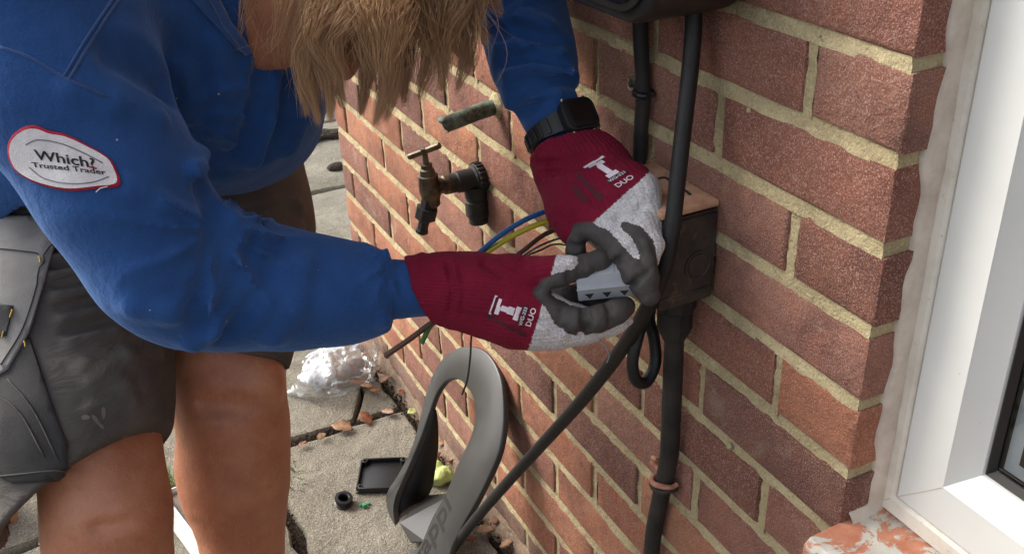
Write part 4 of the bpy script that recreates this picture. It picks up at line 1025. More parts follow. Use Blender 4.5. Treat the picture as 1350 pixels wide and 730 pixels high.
# ---- things sewn on the cloth: conform flat outlines to the surface underneath
def bvh_of(vs, fs): return BVHTree.FromPolygons([tuple(v) for v in vs], [tuple(f) for f in fs])
BV_SW = bvh_of(wvs, wfs); BV_SH = bvh_of(svs, sfs)
def cast(bv, px, py):
    r = V(ray(px, py)).normalized(); h = bv.ray_cast(V(CP), r)
    return (h[0], h[1] if h[1].dot(r) < 0 else -h[1]) if h[0] is not None else (None, None)
def smooth_poly(pts, n=5):
    m_ = len(pts); out = []; q = [np.array(p, float) for p in pts]
    for i in range(m_):
        a, b, c, d = q[i - 1], q[i], q[(i + 1) % m_], q[(i + 2) % m_]
        for k in range(n):
            t = k / n; out.append(.5 * ((2 * b) + (c - a) * t + (2 * a - 5 * b + 4 * c - d) * t * t + (3 * b - a - 3 * c + d) * t ** 3))
    return out
def inside(p, poly):
    x, y = p; c = False; j = len(poly) - 1
    for i in range(len(poly)):
        if (poly[i][1] > y) != (poly[j][1] > y) and x < (poly[j][0] - poly[i][0]) * (y - poly[i][1]) / (poly[j][1] - poly[i][1]) + poly[i][0]: c = not c
        j = i
    return c
def patch(name, poly, bv, off, mat, parent, step=6, thick=0.0, smooth=True):
    pts = [tuple(p) for p in poly]; n0 = len(pts); xs = [p[0] for p in pts]; ys = [p[1] for p in pts]; grid = []
    x = min(xs) + step / 2
    while x < max(xs):
        y = min(ys) + step / 2
        while y < max(ys):
            if inside((x, y), pts) and min((x - a) ** 2 + (y - b) ** 2 for a, b in pts) > (step * .5) ** 2: grid.append((x, y))
            y += step
        x += step
    res = delaunay_2d_cdt([Vector(p) for p in pts + grid], [], [list(range(n0))], 1, 1e-4)
    vs = []; keep = {}
    for i, v in enumerate(res[0]):
        h, nn = cast(bv, v[0], v[1])
        if h is None: continue
        keep[i] = len(vs); vs.append(h + nn * off)
    fs = [tuple(keep[i] for i in f) for f in res[2] if all(i in keep for i in f)]
    bm = bmesh.new(); vv = [bm.verts.new(v) for v in vs]
    for f in fs:
        try: bm.faces.new([vv[i] for i in f])
        except ValueError: pass
    bmesh.ops.recalc_face_normals(bm, faces=bm.faces)
    # make the normals look at the camera side
    bm.normal_update(); s_ = sum(f.normal.dot(V(CP) - f.calc_center_median()) for f in bm.faces)
    if s_ < 0: bmesh.ops.reverse_faces(bm, faces=bm.faces)
    o = bmobj(name, bm, mat, parent, smooth)
    if thick: md = o.modifiers.new('thickness', 'SOLIDIFY'); md.thickness = thick; md.offset = -1
    return o
def line_on(name, pts, bv, off, r, mat, parent, n=6, ns=6):
    q = [np.array([a, b, 0.0]) for a, b in pts]; path = []
    for p in spline(q, n):
        h, nn = cast(bv, p[0], p[1])
        if h is not None: path.append(np.array(h + nn * off))
    return mesh(name, *tube_geo(path, r, ns), mat, parent) if len(path) > 2 else None
def text_on(name, body, org, dx, dy, bv, off, mat, parent, bold=.018):
    tv, tf = text_mesh(body, 1.0, bold); vs = []; ok = {}
    wd = max(v[0] for v in tv)
    for i, v in enumerate(tv):
        p = np.array(org) + np.array(dx) * v[0] / wd + np.array(dy) * v[1]
        h, nn = cast(bv, *p)
        if h is not None: ok[i] = len(vs); vs.append(h + nn * off)
    return mesh(name, vs, [tuple(ok[i] for i in f) for f in tf if all(i in ok for i in f)], mat, parent, False)
badge_o = smooth_poly([(12, 197), (17, 179), (32, 167), (48, 165), (66, 172), (88, 177), (112, 189), (140, 206), (152, 220), (159, 244), (132, 248), (96, 251), (66, 246), (40, 236), (20, 220)])
cb_ = sum(badge_o) / len(badge_o)
badge_i = [cb_ + (p - cb_) * np.array([.955, .915]) for p in badge_o]
bd = patch('badge', badge_o, BV_SW, .0022, MATS['patch_red'], swo, 6, .0015); bd['label'] = 'white sewn badge with red edge and lettering'
patch('badge_face', badge_i, BV_SW, .0030, MATS['patch_white'], swo, 6)
text_on('badge_lettering', 'Which?', (51, 208.5), (77, 13.5), (-4.5, -18.5), BV_SW, .0036, MATS['patch_black'], swo)
text_on('badge_lettering', 'Trusted Trader', (47, 218.5), (94, 12), (-3.0, -9.5), BV_SW, .0036, MATS['patch_black'], swo)
line_on('badge_outline', [(37, 189), (52, 183), (80, 188), (110, 201), (136, 215)], BV_SW, .0032, .0005, MATS['patch_grey'], swo)
line_on('badge_outline', [(42, 219), (62, 234), (92, 241), (122, 240), (144, 233)], BV_SW, .0032, .0005, MATS['patch_grey'], swo)
line_on('badge_underscore', [(118, 219.5), (123, 221), (128, 222)], BV_SW, .0036, .0006, MATS['patch_red'], swo)
line_on('loose_thread', [(143, 246), (134, 248), (128, 253)], BV_SW, .004, .0004, MATS['patch_white'], swo)
for a, b in (((84, 102), (152, -6)), ((91, 106), (160, -6))):
    line_on('seam', [a, ((a[0] + b[0]) / 2 - 3, (a[1] + b[1]) / 2 + 1), b], BV_SW, .0003, .0013, MATS['blue_rib'], swo)
line_on('seam', [(0, 62), (40, 76), (88, 104), (140, 128)], BV_SW, .0002, .0012, MATS['blue_rib'], swo)
line_on('collar_edge', [(278, -10), (290, 12), (304, 40), (324, 66)], BV_SW, .006, .0045, MATS['blue_rib'], swo, 6, 8)
col = patch('collar', [(240, -14), (284, -14), (296, 12), (310, 40), (330, 68), (312, 66), (292, 44), (262, 10)], BV_SW, .005, MATS['blue_rib'], swo, 8, .004)
# shorts: holster pocket flap, black knee pocket, hem band, stitches
patch('knee_pocket', [(-6, 470), (20, 452), (40, 446), (58, 500), (72, 540), (90, 585), (96, 628), (60, 632), (20, 636), (-6, 622)], BV_SH, .004, MATS['black_cordura'], sho, 9, .004)
patch('holster_pocket', [(-6, 286), (40, 288), (60, 290), (76, 310), (60, 370), (40, 440), (14, 488), (-6, 500)], BV_SH, .007, MATS['light_canvas'], sho, 9, .005)
patch('holster_slot', [(-6, 400), (22, 404), (14, 444), (-6, 446)], BV_SH, .0085, MATS['black_cordura'], sho, 8, .001)
line_on('pocket_seam', [(-4, 330), (30, 334), (56, 338)], BV_SH, .0078, .0007, MATS['black_cordura'], sho)
line_on('pocket_seam', [(70, 312), (54, 366), (34, 434), (8, 482)], BV_SH, .0078, .0007, MATS['black_cordura'], sho)
for q in ([(0, 520), (30, 545), (60, 600)], [(14, 500), (46, 540), (78, 606)], [(0, 626), (40, 622), (92, 616)]): line_on('pocket_seam', q, BV_SH, .0045, .0009, MATS['grey_canvas'], sho)
for a, b in (((22, 409), (19, 420)), ((12, 438), (10, 447)), ((37, 452), (39, 460)), ((55, 342), (57, 351))): line_on('stitch', [a, ((a[0] + b[0]) / 2, (a[1] + b[1]) / 2), b], BV_SH, .0095, .0009, MATS['yellow_stitch'], sho, 3)

plain('dried_paint', lin(112, 107, 102), lin(100, 95, 90), 60, .8)
for q in ([(107, 549), (113, 546), (119, 549), (117, 552), (110, 553)], [(121, 546), (127, 549), (131, 556), (137, 562), (135, 565), (128, 559), (122, 552)], [(134, 538), (138, 537), (139, 547), (136, 552), (134, 546)], [(161, 576), (166, 573), (170, 579), (166, 584), (162, 582)]):
    patch('paint_stain', [tuple(p) for p in smooth_poly(q, 3)], BV_SH, .0005, MATS['dried_paint'], sho, 5)

# ---- boots
for (a_, fd), nm in zip(FOOT, ('boot', 'boot')):
    bt_ = SDF(); bt_.add(cap(a_ + [0, 0, .07], a_ + [0, 0, -.005], .052, .050), .02); bt_.add(cap(a_ - fd * .045 + [0, 0, -.012], a_ + fd * .15 + [0, 0, -.020], .046, .040), .03)
    bt_.cut((0, 0, .002), (0, 0, -1), .004); bt_.cut(a_ + [0, 0, .085], (0, 0, 1), .004)
    sdf_obj('boot', bt_, .006, MATS['boot_leather'], person)

# ---- gloves (zones: 0 red cuff, 1 grey knit, 2 dark coating and shaded finger gaps)
def glove(name, spec, axis_a, axis_b, plane, h=.0016, cuts=(), extra=(), cuff=None):
    g = SDF()
    for pts, zone, k in spec: g.chain(pts, k, zone)
    for c in cuts: g.sub(pcap(*c), .003)
    pt, nr = plane
    ax = np.array(axis_b) - np.array(axis_a); L = np.linalg.norm(ax); ax /= L; F = frame(ax)
    def par(p):
        q = p - np.array(axis_a, np.float32); return q @ ax, np.arctan2(q @ F[:, 1], q @ F[:, 0])
    def ribs(p):
        al, th = par(p); on_ = np.clip((.052 - al) / .01, 0, 1); side = ((p - np.array(pt, np.float32)) @ np.array(nr, np.float32)) < 0
        return (-.0005 * np.sin(th * 62) * on_ * side).astype(np.float32)
    g.disp.append(lambda p: (-.0013 * np.exp(-((par(p)[0] - .004) / .0035) ** 2) * (((p - np.array(pt, np.float32)) @ np.array(nr, np.float32)) < 0)).astype(np.float32))
    g.disp.append(lambda p: (.0011 * vnoise(p * 62) + .0005 * vnoise(p * 170)).astype(np.float32)); g.disp.append(ribs)
    if cuff is not None: g.cut(cuff[0], cuff[1], .003)
    more = []
    for mode, pts, r, hg in extra: more += fold(g, pts, r, hg, .003, mode)
    g.ops += more
    o, vs, fs = sdf_obj(name, g, h, MATS['glove'], person)
    best = np.full(len(vs), 9.0); zone = np.zeros(len(vs), int)
    for op, prim, k, z in g.ops:
        if op != 'add': continue
        e = prim[0](vs.astype(np.float32)); m_ = e < best; best[m_] = e[m_]; zone[m_] = z
    nrm = np.array(nr) / np.linalg.norm(nr); wob = .0006 * np.sin(vs[:, 0] * 900) * 0
    beyond = (vs - np.array(pt)) @ nrm + wob > 0
    z3 = np.zeros((len(vs), 4), np.float32); z3[:, 3] = 1
    knit = beyond & (zone != 2); dark = (zone == 2)
    z3[knit, 1] = 1; z3[dark, 2] = 1; z3[~knit & ~dark, 0] = 1
    ca = o.data.color_attributes.new('zone', 'FLOAT_COLOR', 'POINT'); ca.data.foreach_set('color', z3.ravel())
    al, th = par(vs.astype(np.float32))
    for nm, v in (('around', th), ('along', al)):
        at = o.data.attributes.new(nm, 'FLOAT', 'POINT'); at.data.foreach_set('value', v.astype(np.float32))
    return o, vs, fs
# right hand: comes in from the left, thumb on top, index finger below, block pinched between them
RG = [([(520, 380, .99, 41), (575, 380, .99, 41), (630, 386, .985, 46), (664, 391, .98, 46)], 0, .02),
      ([(600, 374, .988, 35), (680, 365, .98, 27), (706, 361, .975, 22)], 0, .012),
      ([(600, 386, .988, 37), (680, 416, .98, 41)], 0, .015),
      ([(680, 416, .978, 41), (710, 420, .974, 37), (735, 427, .974, 30), (768, 429, .976, 22), (804, 427, .980, 14), (828, 422, .983, 8)], 1, .012),
      ([(706, 360, .972, 23), (722, 355, .964, 17), (738, 350, .958, 13), (752, 348, .954, 10), (762, 348, .954, 6)], 1, .005),
      ([(716, 388, .957, 7.5), (722, 376, .956, 8.5), (738, 367, .957, 10.5), (756, 358, .958, 13), (768, 352, .959, 15.5), (779, 348, .961, 14.5), (790, 345, .962, 15.5), (796, 344, .964, 13.5)], 2, .003),
      ([(716, 388, .957, 7.5), (720, 398, .956, 8.5), (731, 410, .955, 10.5), (746, 418, .953, 13), (760, 422, .952, 16), (772, 424, .952, 15.5), (788, 421, .952, 18), (800, 416, .955, 17), (813, 410, .957, 17), (823, 405, .961, 14)], 2, .003),
      ([(740, 412, .975, 16), (750, 394, .99, 16), (770, 388, 1.0, 17), (795, 398, .995, 16), (815, 406, .985, 13)], 2, .005),
      ([(728, 404, .985, 14), (742, 386, 1.01, 12), (762, 396, 1.01, 14)], 2, .005)]
rg_o, rv, rf = glove('glove', RG, P(546, 380, .99), P(700, 392, .98), (P(714, 400, .97), P(722, 404, .97) - P(700, 397.5, .97)), .0016, cuff=(P(550, 380, .99), P(500, 398, .99) - P(540, 382, .99)),
    extra=[('sub', [(768, 338), (771, 352), (769, 366)], .003, .0016), ('sub', [(762, 340), (764, 352), (762, 368)], .003, .0012), ('sub', [(746, 354), (750, 362), (750, 373)], .003, .0014), ('sub', [(774, 408), (777, 422), (774, 440)], .003, .0018), ('sub', [(768, 407), (770, 422), (766, 440)], .0028, .0012),
           ('sub', [(800, 400), (805, 414), (806, 430)], .003, .0015), ('sub', [(742, 406), (740, 416), (736, 428)], .003, .0014), ('sub', [(590, 345), (598, 380), (592, 415)], .004, .0016), ('sub', [(606, 350), (612, 380), (608, 415)], .004, .0012), ('sub', [(690, 430), (716, 424), (742, 436)], .004, .0014), ('sub', [(640, 345), (662, 360), (690, 352)], .005, .0014)])
rg_o['label'] = 'red and grey knit glove on the hand coming from the near sleeve'
# left hand: back of the hand towards us, fingers reaching down to the block
LG = [([(738, 178, 1.068, 44), (752, 222, 1.050, 42), (768, 260, 1.025, 40)], 0, .02),
      ([(744, 182, 1.068, 43), (790, 225, 1.035, 38), (818, 246, 1.005, 34)], 0, .02),
      ([(745, 230, 1.048, 28), (754, 280, 1.025, 26), (757, 306, 1.008, 18)], 0, .02),
      ([(768, 260, 1.020, 38), (786, 282, 1.000, 31), (804, 300, .978, 22), (826, 325, .957, 14), (838, 342, .949, 8), (844, 352, .946, 4)], 1, .010),
      ([(800, 250, 1.015, 36), (826, 270, .986, 28), (846, 298, .963, 19), (860, 322, .955, 13), (860, 344, .953, 9)], 1, .010),
      ([(818, 244, 1.005, 33), (846, 256, .978, 23), (858, 285, .970, 14), (862, 308, .966, 11)], 1, .008),
      ([(838, 240, .998, 23), (850, 246, .984, 17), (858, 270, .978, 13)], 1, .008),
      ([(764, 308, .988, 10), (780, 305, .978, 12), (803, 316, .967, 15), (818, 334, .959, 17.5), (827, 345, .955, 16.5), (840, 363, .950, 19.5), (849, 376, .948, 18), (856, 388, .948, 16)], 2, .003),
      ([(765, 308, .988, 10), (760, 320, .990, 12), (759, 332, .992, 13.5), (760, 346, .995, 13)], 2, .003),
      ([(824, 300, .959, 5), (839, 306, .952, 7), (851, 323, .946, 8), (855, 345, .946, 10), (858, 368, .948, 13)], 2, .003),  # coating along the finger plus the shaded gap beside it, both painted dark
      ([(849, 284, .965, 4), (856, 293, .960, 5), (860, 303, .959, 5)], 2, .002)]
lg_o, lv, lf = glove('glove', LG, P(744, 196, 1.062), P(790, 275, 1.025), (P(800, 277, .97), P(826, 307, .97) - P(800, 278, .97)), .0016, cuff=(P(746, 199, 1.062), P(730, 150, 1.075) - P(752, 222, 1.055)),
    extra=[('sub', [(812, 356), (826, 346), (840, 333)], .003, .0017), ('sub', [(807, 349), (821, 339), (834, 327)], .003, .0012), ('sub', [(829, 379), (842, 368), (858, 356)], .003, .0016), ('sub', [(796, 306), (800, 318), (796, 330)], .003, .0013), ('sub', [(750, 322), (760, 325), (771, 322)], .003, .0014),
           ('sub', [(706, 216), (745, 212), (794, 196)], .004, .0016), ('sub', [(712, 230), (748, 224), (800, 207)], .004, .0014), ('sub', [(780, 262), (806, 268), (830, 262)], .006, .0018), ('sub', [(815, 285), (832, 282), (846, 272)], .005, .0016)])
lg_o['label'] = 'red and grey knit glove on the hand wearing the watch'
BV_R = bvh_of(rv, rf); BV_L = bvh_of(lv, lf)
# cuff rims
def rim(parent, c, ax, r, rr, mat, sq=1.0):
    F = frame(ax); pts = [np.array(c) + F @ np.array([r * math.cos(a), r * sq * math.sin(a), .001 * math.sin(3 * a)]) for a in np.linspace(0, 2 * math.pi, 25)]
    return pts
# prints on the glove backs
def bar(bv, parent, c, u, v, mat, off=.0006):
    c, u, v = map(np.array, (c, u, v)); poly = [c - u - v, c + u - v, c + u + v, c - u + v]
    return patch('glove_print', [tuple(p) for p in poly], bv, off, MATS[mat], parent, 4, 0, False)
# right glove print: stacked blocks running from (648,400) to (706,430), text turned along the hand
def rprint(t, s): return np.array([650, 402]) + np.array([50, 17]) * t + np.array([-6.0, 17]) * s     # t along, s across
du = np.array([50, 17]) / 53; dv = np.array([-6, 17]) / 18
for t, s, a, b, mt in [(.00, -.02, 1.7, 13, 'print_white'), (.02, -.02, .8, 11, 'print_black'), (.13, -.30, 2.2, 5.5, 'print_white'), (.15, .25, 3.0, 5.5, 'print_white'), (.30, .0, 4.5, 3.5, 'print_white'), (.47, -.02, 4.5, 5.0, 'print_white'), (.64, .02, 3.4, 9.0, 'print_white'), (.80, .05, 3.6, 13.5, 'print_black')]:
    bar(BV_R, rg_o, rprint(t, s), du * a, dv * b, mt, .0006 if mt == 'print_white' else .0009)
text_on('glove_print', 'WG-333', rprint(.84, .74), -dv * 24, du * 6.5 * -1 if False else -du * 6.5, BV_R, .0013, MATS['print_white'], rg_o)
text_on('glove_print', 'DUO', rprint(1.06, .66), -dv * 25, -du * 10.5, BV_R, .0009, MATS['print_white'], rg_o)
text_on('glove_print', 'WONDER', (640, 418), (54, 27), (3, -8), BV_R, .0007, MATS['print_black'], rg_o)
# left glove print
o2 = np.array([783, 214]); e1 = np.array([44, 28]) / 52; e2 = np.array([28, -17]) / 33
for t, s, a, b, mt in [(0, 0, 1.8, 15, 'print_white'), (3.2, -5, 1.8, 6, 'print_white'), (6, 3, 3.0, 6, 'print_white'), (13, 0, 4.0, 4.0, 'print_white'), (21, 0, 4.5, 4.0, 'print_white'), (29, 0, 3.2, 8, 'print_white'), (36, 0, 3.0, 14, 'print_black')]:
    bar(BV_L, lg_o, o2 + e1 * t + e2 * s, e1 * a, e2 * b, mt, .0006 if mt == 'print_white' else .0009)
text_on('glove_print', 'WG-333', o2 + e1 * 38.5 - e2 * 12, e2 * 24, -e1 * 6, BV_L, .0013, MATS['print_white'], lg_o)
text_on('glove_print', 'DUO', o2 + e1 * 51 - e2 * 13, e2 * 26, -e1 * 10, BV_L, .0009, MATS['print_white'], lg_o)
text_on('glove_print', 'WONDER', (758, 233), (34, 33), (7, -8), BV_L, .0007, MATS['print_black'], lg_o)
text_on('glove_print', 'GRIP', (753, 248), (17, 21), (7, -7), BV_L, .0007, MATS['print_black'], lg_o)

# ---- wrist watch over the cuff
wt = link('watch', bpy.data.meshes.new('watch'), None, person, None)
wt.data.from_pydata([], [], [])
wa = P(756, 214, 1.058) - P(727, 140, 1.072); wa /= np.linalg.norm(wa); wc = P(741, 176, 1.067)
wn = cam2w((.40, -.22, -.88)); wn = wn - wa * (wn @ wa); wn /= np.linalg.norm(wn); wx = np.cross(wa, wn)   # around the wrist
rw = .0375; n = 44; vs = []; fs = []
for k in range(n):
    a = 2 * math.pi * k / n; d = math.cos(a) * wn + math.sin(a) * wx; g = .0009 * (k % 3 == 0)
    hw = .0085 + .0035 * max(0, math.cos(a)) ** 2
    for hh, rr in ((-hw, rw - .002), (-hw, rw + .0022 - g), (hw, rw + .0022 - g), (hw, rw - .002)): vs.append(wc + d * rr + wa * hh)
for k in range(n):
    for j in range(4): fs.append((k * 4 + j, k * 4 + (j + 1) % 4, ((k + 1) % n) * 4 + (j + 1) % 4, ((k + 1) % n) * 4 + j))
bpy.data.objects.remove(wt)
wt = sharp(mesh('watch', vs, fs, MATS['watch_resin'], person), 30); wt['label'] = 'black resin digital watch'
FW = np.stack([wx, wa, wn], 1)
prism('watch_case', rpoly(.040, .036, .010, 4), wc + wn * (rw - .003), FW, 0, .012, MATS['watch_resin'], wt, .0025, 2)
prism('watch_bezel', rpoly(.034, .031, .009, 4), wc + wn * (rw + .008), FW, 0, .0028, MATS['black_plastic'], wt, .001, 2)
prism('watch_display', rpoly(.024, .019, .004, 3), wc + wn * (rw + .0105), FW, 0, .0006, MATS['watch_display'], wt)
for s1 in (-1, 1):
    for s2 in (-1, 1): lathe('watch_button', wc + wn * (rw + .003) + wx * s1 * .012 + wa * s2 * .017, wa * s2, [(.0026, 0), (.0026, .0028), (.0018, .0032)], MATS['screw_steel'], wt, 10)
for k in range(1, 7):
    for s1 in (-1, 1):
        a = s1 * (.62 + .24 * k); d = math.cos(a) * wn + math.sin(a) * wx; tt = -math.sin(a) * wn + math.cos(a) * wx
        box('strap_rib', wc + d * (rw + .0024), (.0045, .017 - .0006 * k, .0016), MATS['watch_resin'], wt, np.stack([tt, wa, d], 1), .0005, 1)

# ---- hair: scalp volume plus locks of separate strands that hang with gravity
hr_ = SDF(); hr_.add(ell(H(0, -.018, .034), (.084, .100, .094), HFm), .02); hr_.add(ell(H(0, -.05, -.02), (.074, .066, .076), HFm), .03)
hr_.cut(H(0, .045, .0), HFm @ np.array([0, .85, -.35]), .02)
hr_.disp.append(lambda p: (.005 * vnoise(p * 30) + .003 * vnoise(p * 75)).astype(np.float32))
hb, hvs_, hfs_ = sdf_obj('hair', hr_, .005, MATS['hair_base'], person); hb['label'] = 'light brown hair hanging over the face'
BV_H = bvh_of(hvs_, hfs_); rg = random.Random(21); HV = []; HFc = []; HT_ = []
def strand(pts, r0, tone, n=7):
    path = spline(pts, n); m_ = len(path); b = len(HV); up = None
    for i, p in enumerate(path):
        t = path[min(i + 1, m_ - 1)] - path[max(i - 1, 0)]; t = t / (np.linalg.norm(t) + 1e-9)
        if up is None: up = np.cross(t, [.3, .9, .2]); up /= np.linalg.norm(up)
        up = up - t * (up @ t); up /= np.linalg.norm(up); sd = np.cross(t, up); r = r0 * (1 - .75 * (i / (m_ - 1)) ** 2)
        for k in range(3): a = 2.0944 * k; HV.append(p + r * (math.cos(a) * up + math.sin(a) * sd)); HT_.append(min(1, max(0, tone + .12 * (i / m_))))
    for i in range(m_ - 1):
        for k in range(3): HFc.append((b + i * 3 + k, b + i * 3 + (k + 1) % 3, b + i * 3 + 3 + (k + 1) % 3, b + i * 3 + 3 + k))
def root(px, py):
    h, nn = cast(BV_H, px, py)
    return np.array(h) if h is not None else P(px, py, .97)
# locks: (root px range, root py range, tip px, tip py, tip depth, strands, spread, tone)
LOCKS = [((400, 450), (-75, -10), (404, 150), .955, 150, 7, .66), ((410, 455), (-60, 0), (420, 160), .95, 190, 6, .74), ((425, 470), (-55, 5), (436, 158), .945, 190, 7, .66), ((435, 485), (-50, 10), (452, 140), .94, 130, 8, .52), ((440, 490), (-50, 10), (430, 128), .935, 120, 9, .7),
         ((455, 505), (-60, 10), (476, 150), .945, 170, 7, .40), ((470, 525), (-50, 15), (494, 164), .95, 180, 6, .36), ((480, 535), (-60, 10), (508, 158), .955, 120, 8, .30), ((500, 560), (-50, 15), (533, 136), .96, 150, 8, .36),
         ((520, 580), (-40, 20), (553, 130), .965, 140, 8, .40), ((540, 600), (-40, 15), (582, 118), .97, 140, 8, .44), ((565, 620), (-40, 15), (602, 120), .975, 110, 7, .42), ((580, 635), (-40, 10), (626, 88), .985, 110, 8, .5),
         ((600, 645), (-30, 5), (643, 58), .99, 90, 7, .5), ((615, 650), (-40, 0), (660, 18), 1.0, 70, 6, .55), ((440, 560), (-30, 20), (505, 100), .925, 170, 30, .5), ((410, 500), (-30, 10), (445, 115), .925, 190, 20, .70), ((520, 630), (-30, 10), (585, 85), .95, 150, 24, .48), ((470, 560), (-40, 0), (520, 60), .92, 150, 30, .6),
         ((350, 400), (-80, -40), (336, 36), .942, 16, 16, .6), ((320, 360), (-80, -45), (318, 46), .94, 18, 9, .5), ((370, 420), (-70, -30), (376, 92), .935, 16, 18, .6), ((385, 430), (-60, -20), (397, 134), .942, 40, 7, .7), ((365, 410), (-60, -30), (350, 66), .935, 10, 14, .72)]
for li, ((x0, x1), (y0, y1), (tx, ty), td, cnt, spd, tone) in enumerate(LOCKS):
    bend = rg.gauss(0, 13) - (14 if tx < 470 else 0); b2 = rg.gauss(0, 3); ph = rg.uniform(0, 6.3); ltone = tone + rg.gauss(0, .10)
    for _ in range(int(cnt * 2.5)):
        u = rg.random(); rx = x0 + (x1 - x0) * u; ry = rg.uniform(y0, y1)
        a = root(rx, ry) - ray(rx, ry) * .002
        stray = rg.random() < .10
        s_ = spd * (2.4 if stray else .30 + rg.random() * .45)
        ex_, ey_ = tx + (u - .5) * spd * .8 + rg.gauss(0, s_ * .5), ty + rg.gauss(0, 4) - (abs(rg.gauss(0, 34)) if rg.random() < .55 else 0)
        td_ = td + rg.gauss(0, .006); kx = rg.gauss(0, 2.2); wv = 4 * math.sin(ph)
        pts_ = [a]
        for f_, bb_, dd_ in ((.22, .45, -.020), (.45, 1.0, -.016), (.68, .9, -.010), (.86, .45, -.004)):
            pts_.append(P(rx + (ex_ - rx) * f_ ** .9 + bend * bb_ + b2 * math.sin(f_ * 4.5) + kx * math.sin(f_ * 3.1), ry + (ey_ - ry) * (f_ * .92 + .06), td_ + dd_ + rg.gauss(0, .002)))
        strand(pts_ + [P(ex_, ey_, td_)], rg.uniform(.00011, .00022), ltone + rg.gauss(0, .11), 4)
hn_ = np.zeros((len(hvs_), 3)); tr_ = hvs_[hfs_]; f_n = np.cross(tr_[:, 2] - tr_[:, 0], tr_[:, 3] - tr_[:, 1])
for k in range(4): np.add.at(hn_, hfs_[:, k], f_n)
hn_ /= np.linalg.norm(hn_, axis=1)[:, None] + 1e-9; crown = H(0, -.03, .12)
for i in [rg.randrange(len(hvs_)) for _ in range(2600)]:      # short strands lying over the scalp, combed away from the crown
    p = hvs_[i]; nn = hn_[i]; d = (p - crown); d = d / np.linalg.norm(d) + np.array([0, 0, -.9]) + np.array([rg.gauss(0, .25) for _ in range(3)]); d = d - nn * (d @ nn)
    if np.linalg.norm(d) < .2: continue
    d /= np.linalg.norm(d); L = rg.uniform(.03, .06); strand([p, p + d * L * .5 + nn * .006, p + d * L + nn * .002 + np.array([0, 0, -.006])], rg.uniform(.00022, .0004), .45 + rg.gauss(0, .2), 4)
for _ in range(90):       # flyaways
    rx = rg.uniform(345, 650); ry = rg.uniform(-40, 10); a = root(rx, ry); ex_ = rx + rg.gauss(-10, 35); ey_ = rg.uniform(40, 160) if rx > 395 else rg.uniform(40, 110)
    m_ = P((rx + ex_) / 2 + rg.gauss(0, 26), (ry + ey_) / 2, .93); strand([a, m_, P(ex_, ey_, .95 + rg.gauss(0, .02))], .00018, rg.uniform(.35, .9))
me = bpy.data.meshes.new('strands'); hv = np.array(HV, np.float32); hf = np.array(HFc, np.int32)
me.vertices.add(len(hv)); me.vertices.foreach_set('co', hv.ravel()); me.loops.add(hf.size); me.loops.foreach_set('vertex_index', hf.ravel())
me.polygons.add(len(hf)); me.polygons.foreach_set('loop_start', np.arange(0, hf.size, 4, dtype=np.int32)); me.polygons.foreach_set('loop_total', np.full(len(hf), 4, np.int32)); me.update(calc_edges=True)
at = me.attributes.new('tone', 'FLOAT', 'POINT'); at.data.foreach_set('value', np.array(HT_, np.float32))
so = link('strands', me, MATS['hair'], hb, True); so['kind'] = 'stuff'

# ---- fine fair hairs on the bare legs
rg = random.Random(31); lv_ = []; lf_ = []; bn = np.zeros((len(bvs), 3))
tri = bvs[bfs]; fn_ = np.cross(tri[:, 2] - tri[:, 0], tri[:, 3] - tri[:, 1])
for k in range(4): np.add.at(bn, bfs[:, k], fn_)
bn /= np.linalg.norm(bn, axis=1)[:, None] + 1e-9
cand = [i for i in range(len(bvs)) if .22 < bvs[i][2] < .62]
for i in rg.sample(cand, min(3800, len(cand))):
    p = bvs[i]; nn = bn[i]; d = nn * .45 + np.array([rg.gauss(0, .35), rg.gauss(0, .35), -1]) * .8; d /= np.linalg.norm(d); L = rg.uniform(.005, .012); sd = np.cross(d, nn); sd /= np.linalg.norm(sd) + 1e-9
    b = len(lv_); q1 = p + nn * .0004; q2 = p + d * L * .6 + nn * .001; q3 = q2 + (d - nn * .5) * L * .4
    lv_ += [q1 - sd * .00013, q1 + sd * .00013, q2 + sd * .0001, q2 - sd * .0001, q3]; lf_ += [(b, b + 1, b + 2, b + 3), (b + 3, b + 2, b + 4)]
lh = mesh('leg_hair', lv_, lf_, plain('fair_hair', lin(214, 164, 112), None, 40, .5, 0), bo_, True); lh['kind'] = 'stuff'

# ================================================================== LITTER, LEAVES AND WEEDS
# ---- clear polythene bag with white packing inside
bag = empty('plastic_bag', ground(440, 505)); tag(bag, 'crumpled clear plastic bag with white packing lying on the paving by the wall', 'bag')
bc = ground(440, 500); bgz = SDF()
def gp(px, py, z): return on(px, py, 2, z)
for (x, y, z, r), (x2, y2, z2, r2) in [((425, 500, .035, .040), (465, 488, .040, .046)), ((440, 490, .05, .045), (470, 470, .05, .040)), ((415, 505, .03, .030), (384, 517, .008, .006)), ((468, 470, .05, .038), (484, 458, .05, .022)), ((420, 478, .05, .030), (450, 462, .06, .036))]:
    bgz.add(cap(gp(x, y, z), gp(x2, y2, z2), r, r2), .02)
bgz.cut((0, 0, .0035), (0, 0, -1), .004)
bgz.disp.append(lambda p: (.012 * np.abs(vnoise(p * 26)) + .007 * np.abs(vnoise(p * 55 + 9)) + .003 * np.abs(vnoise(p * 110)) - .009).astype(np.float32))
o, _, _ = sdf_obj('film', bgz, .0034, MATS['clear_polythene'], bag)
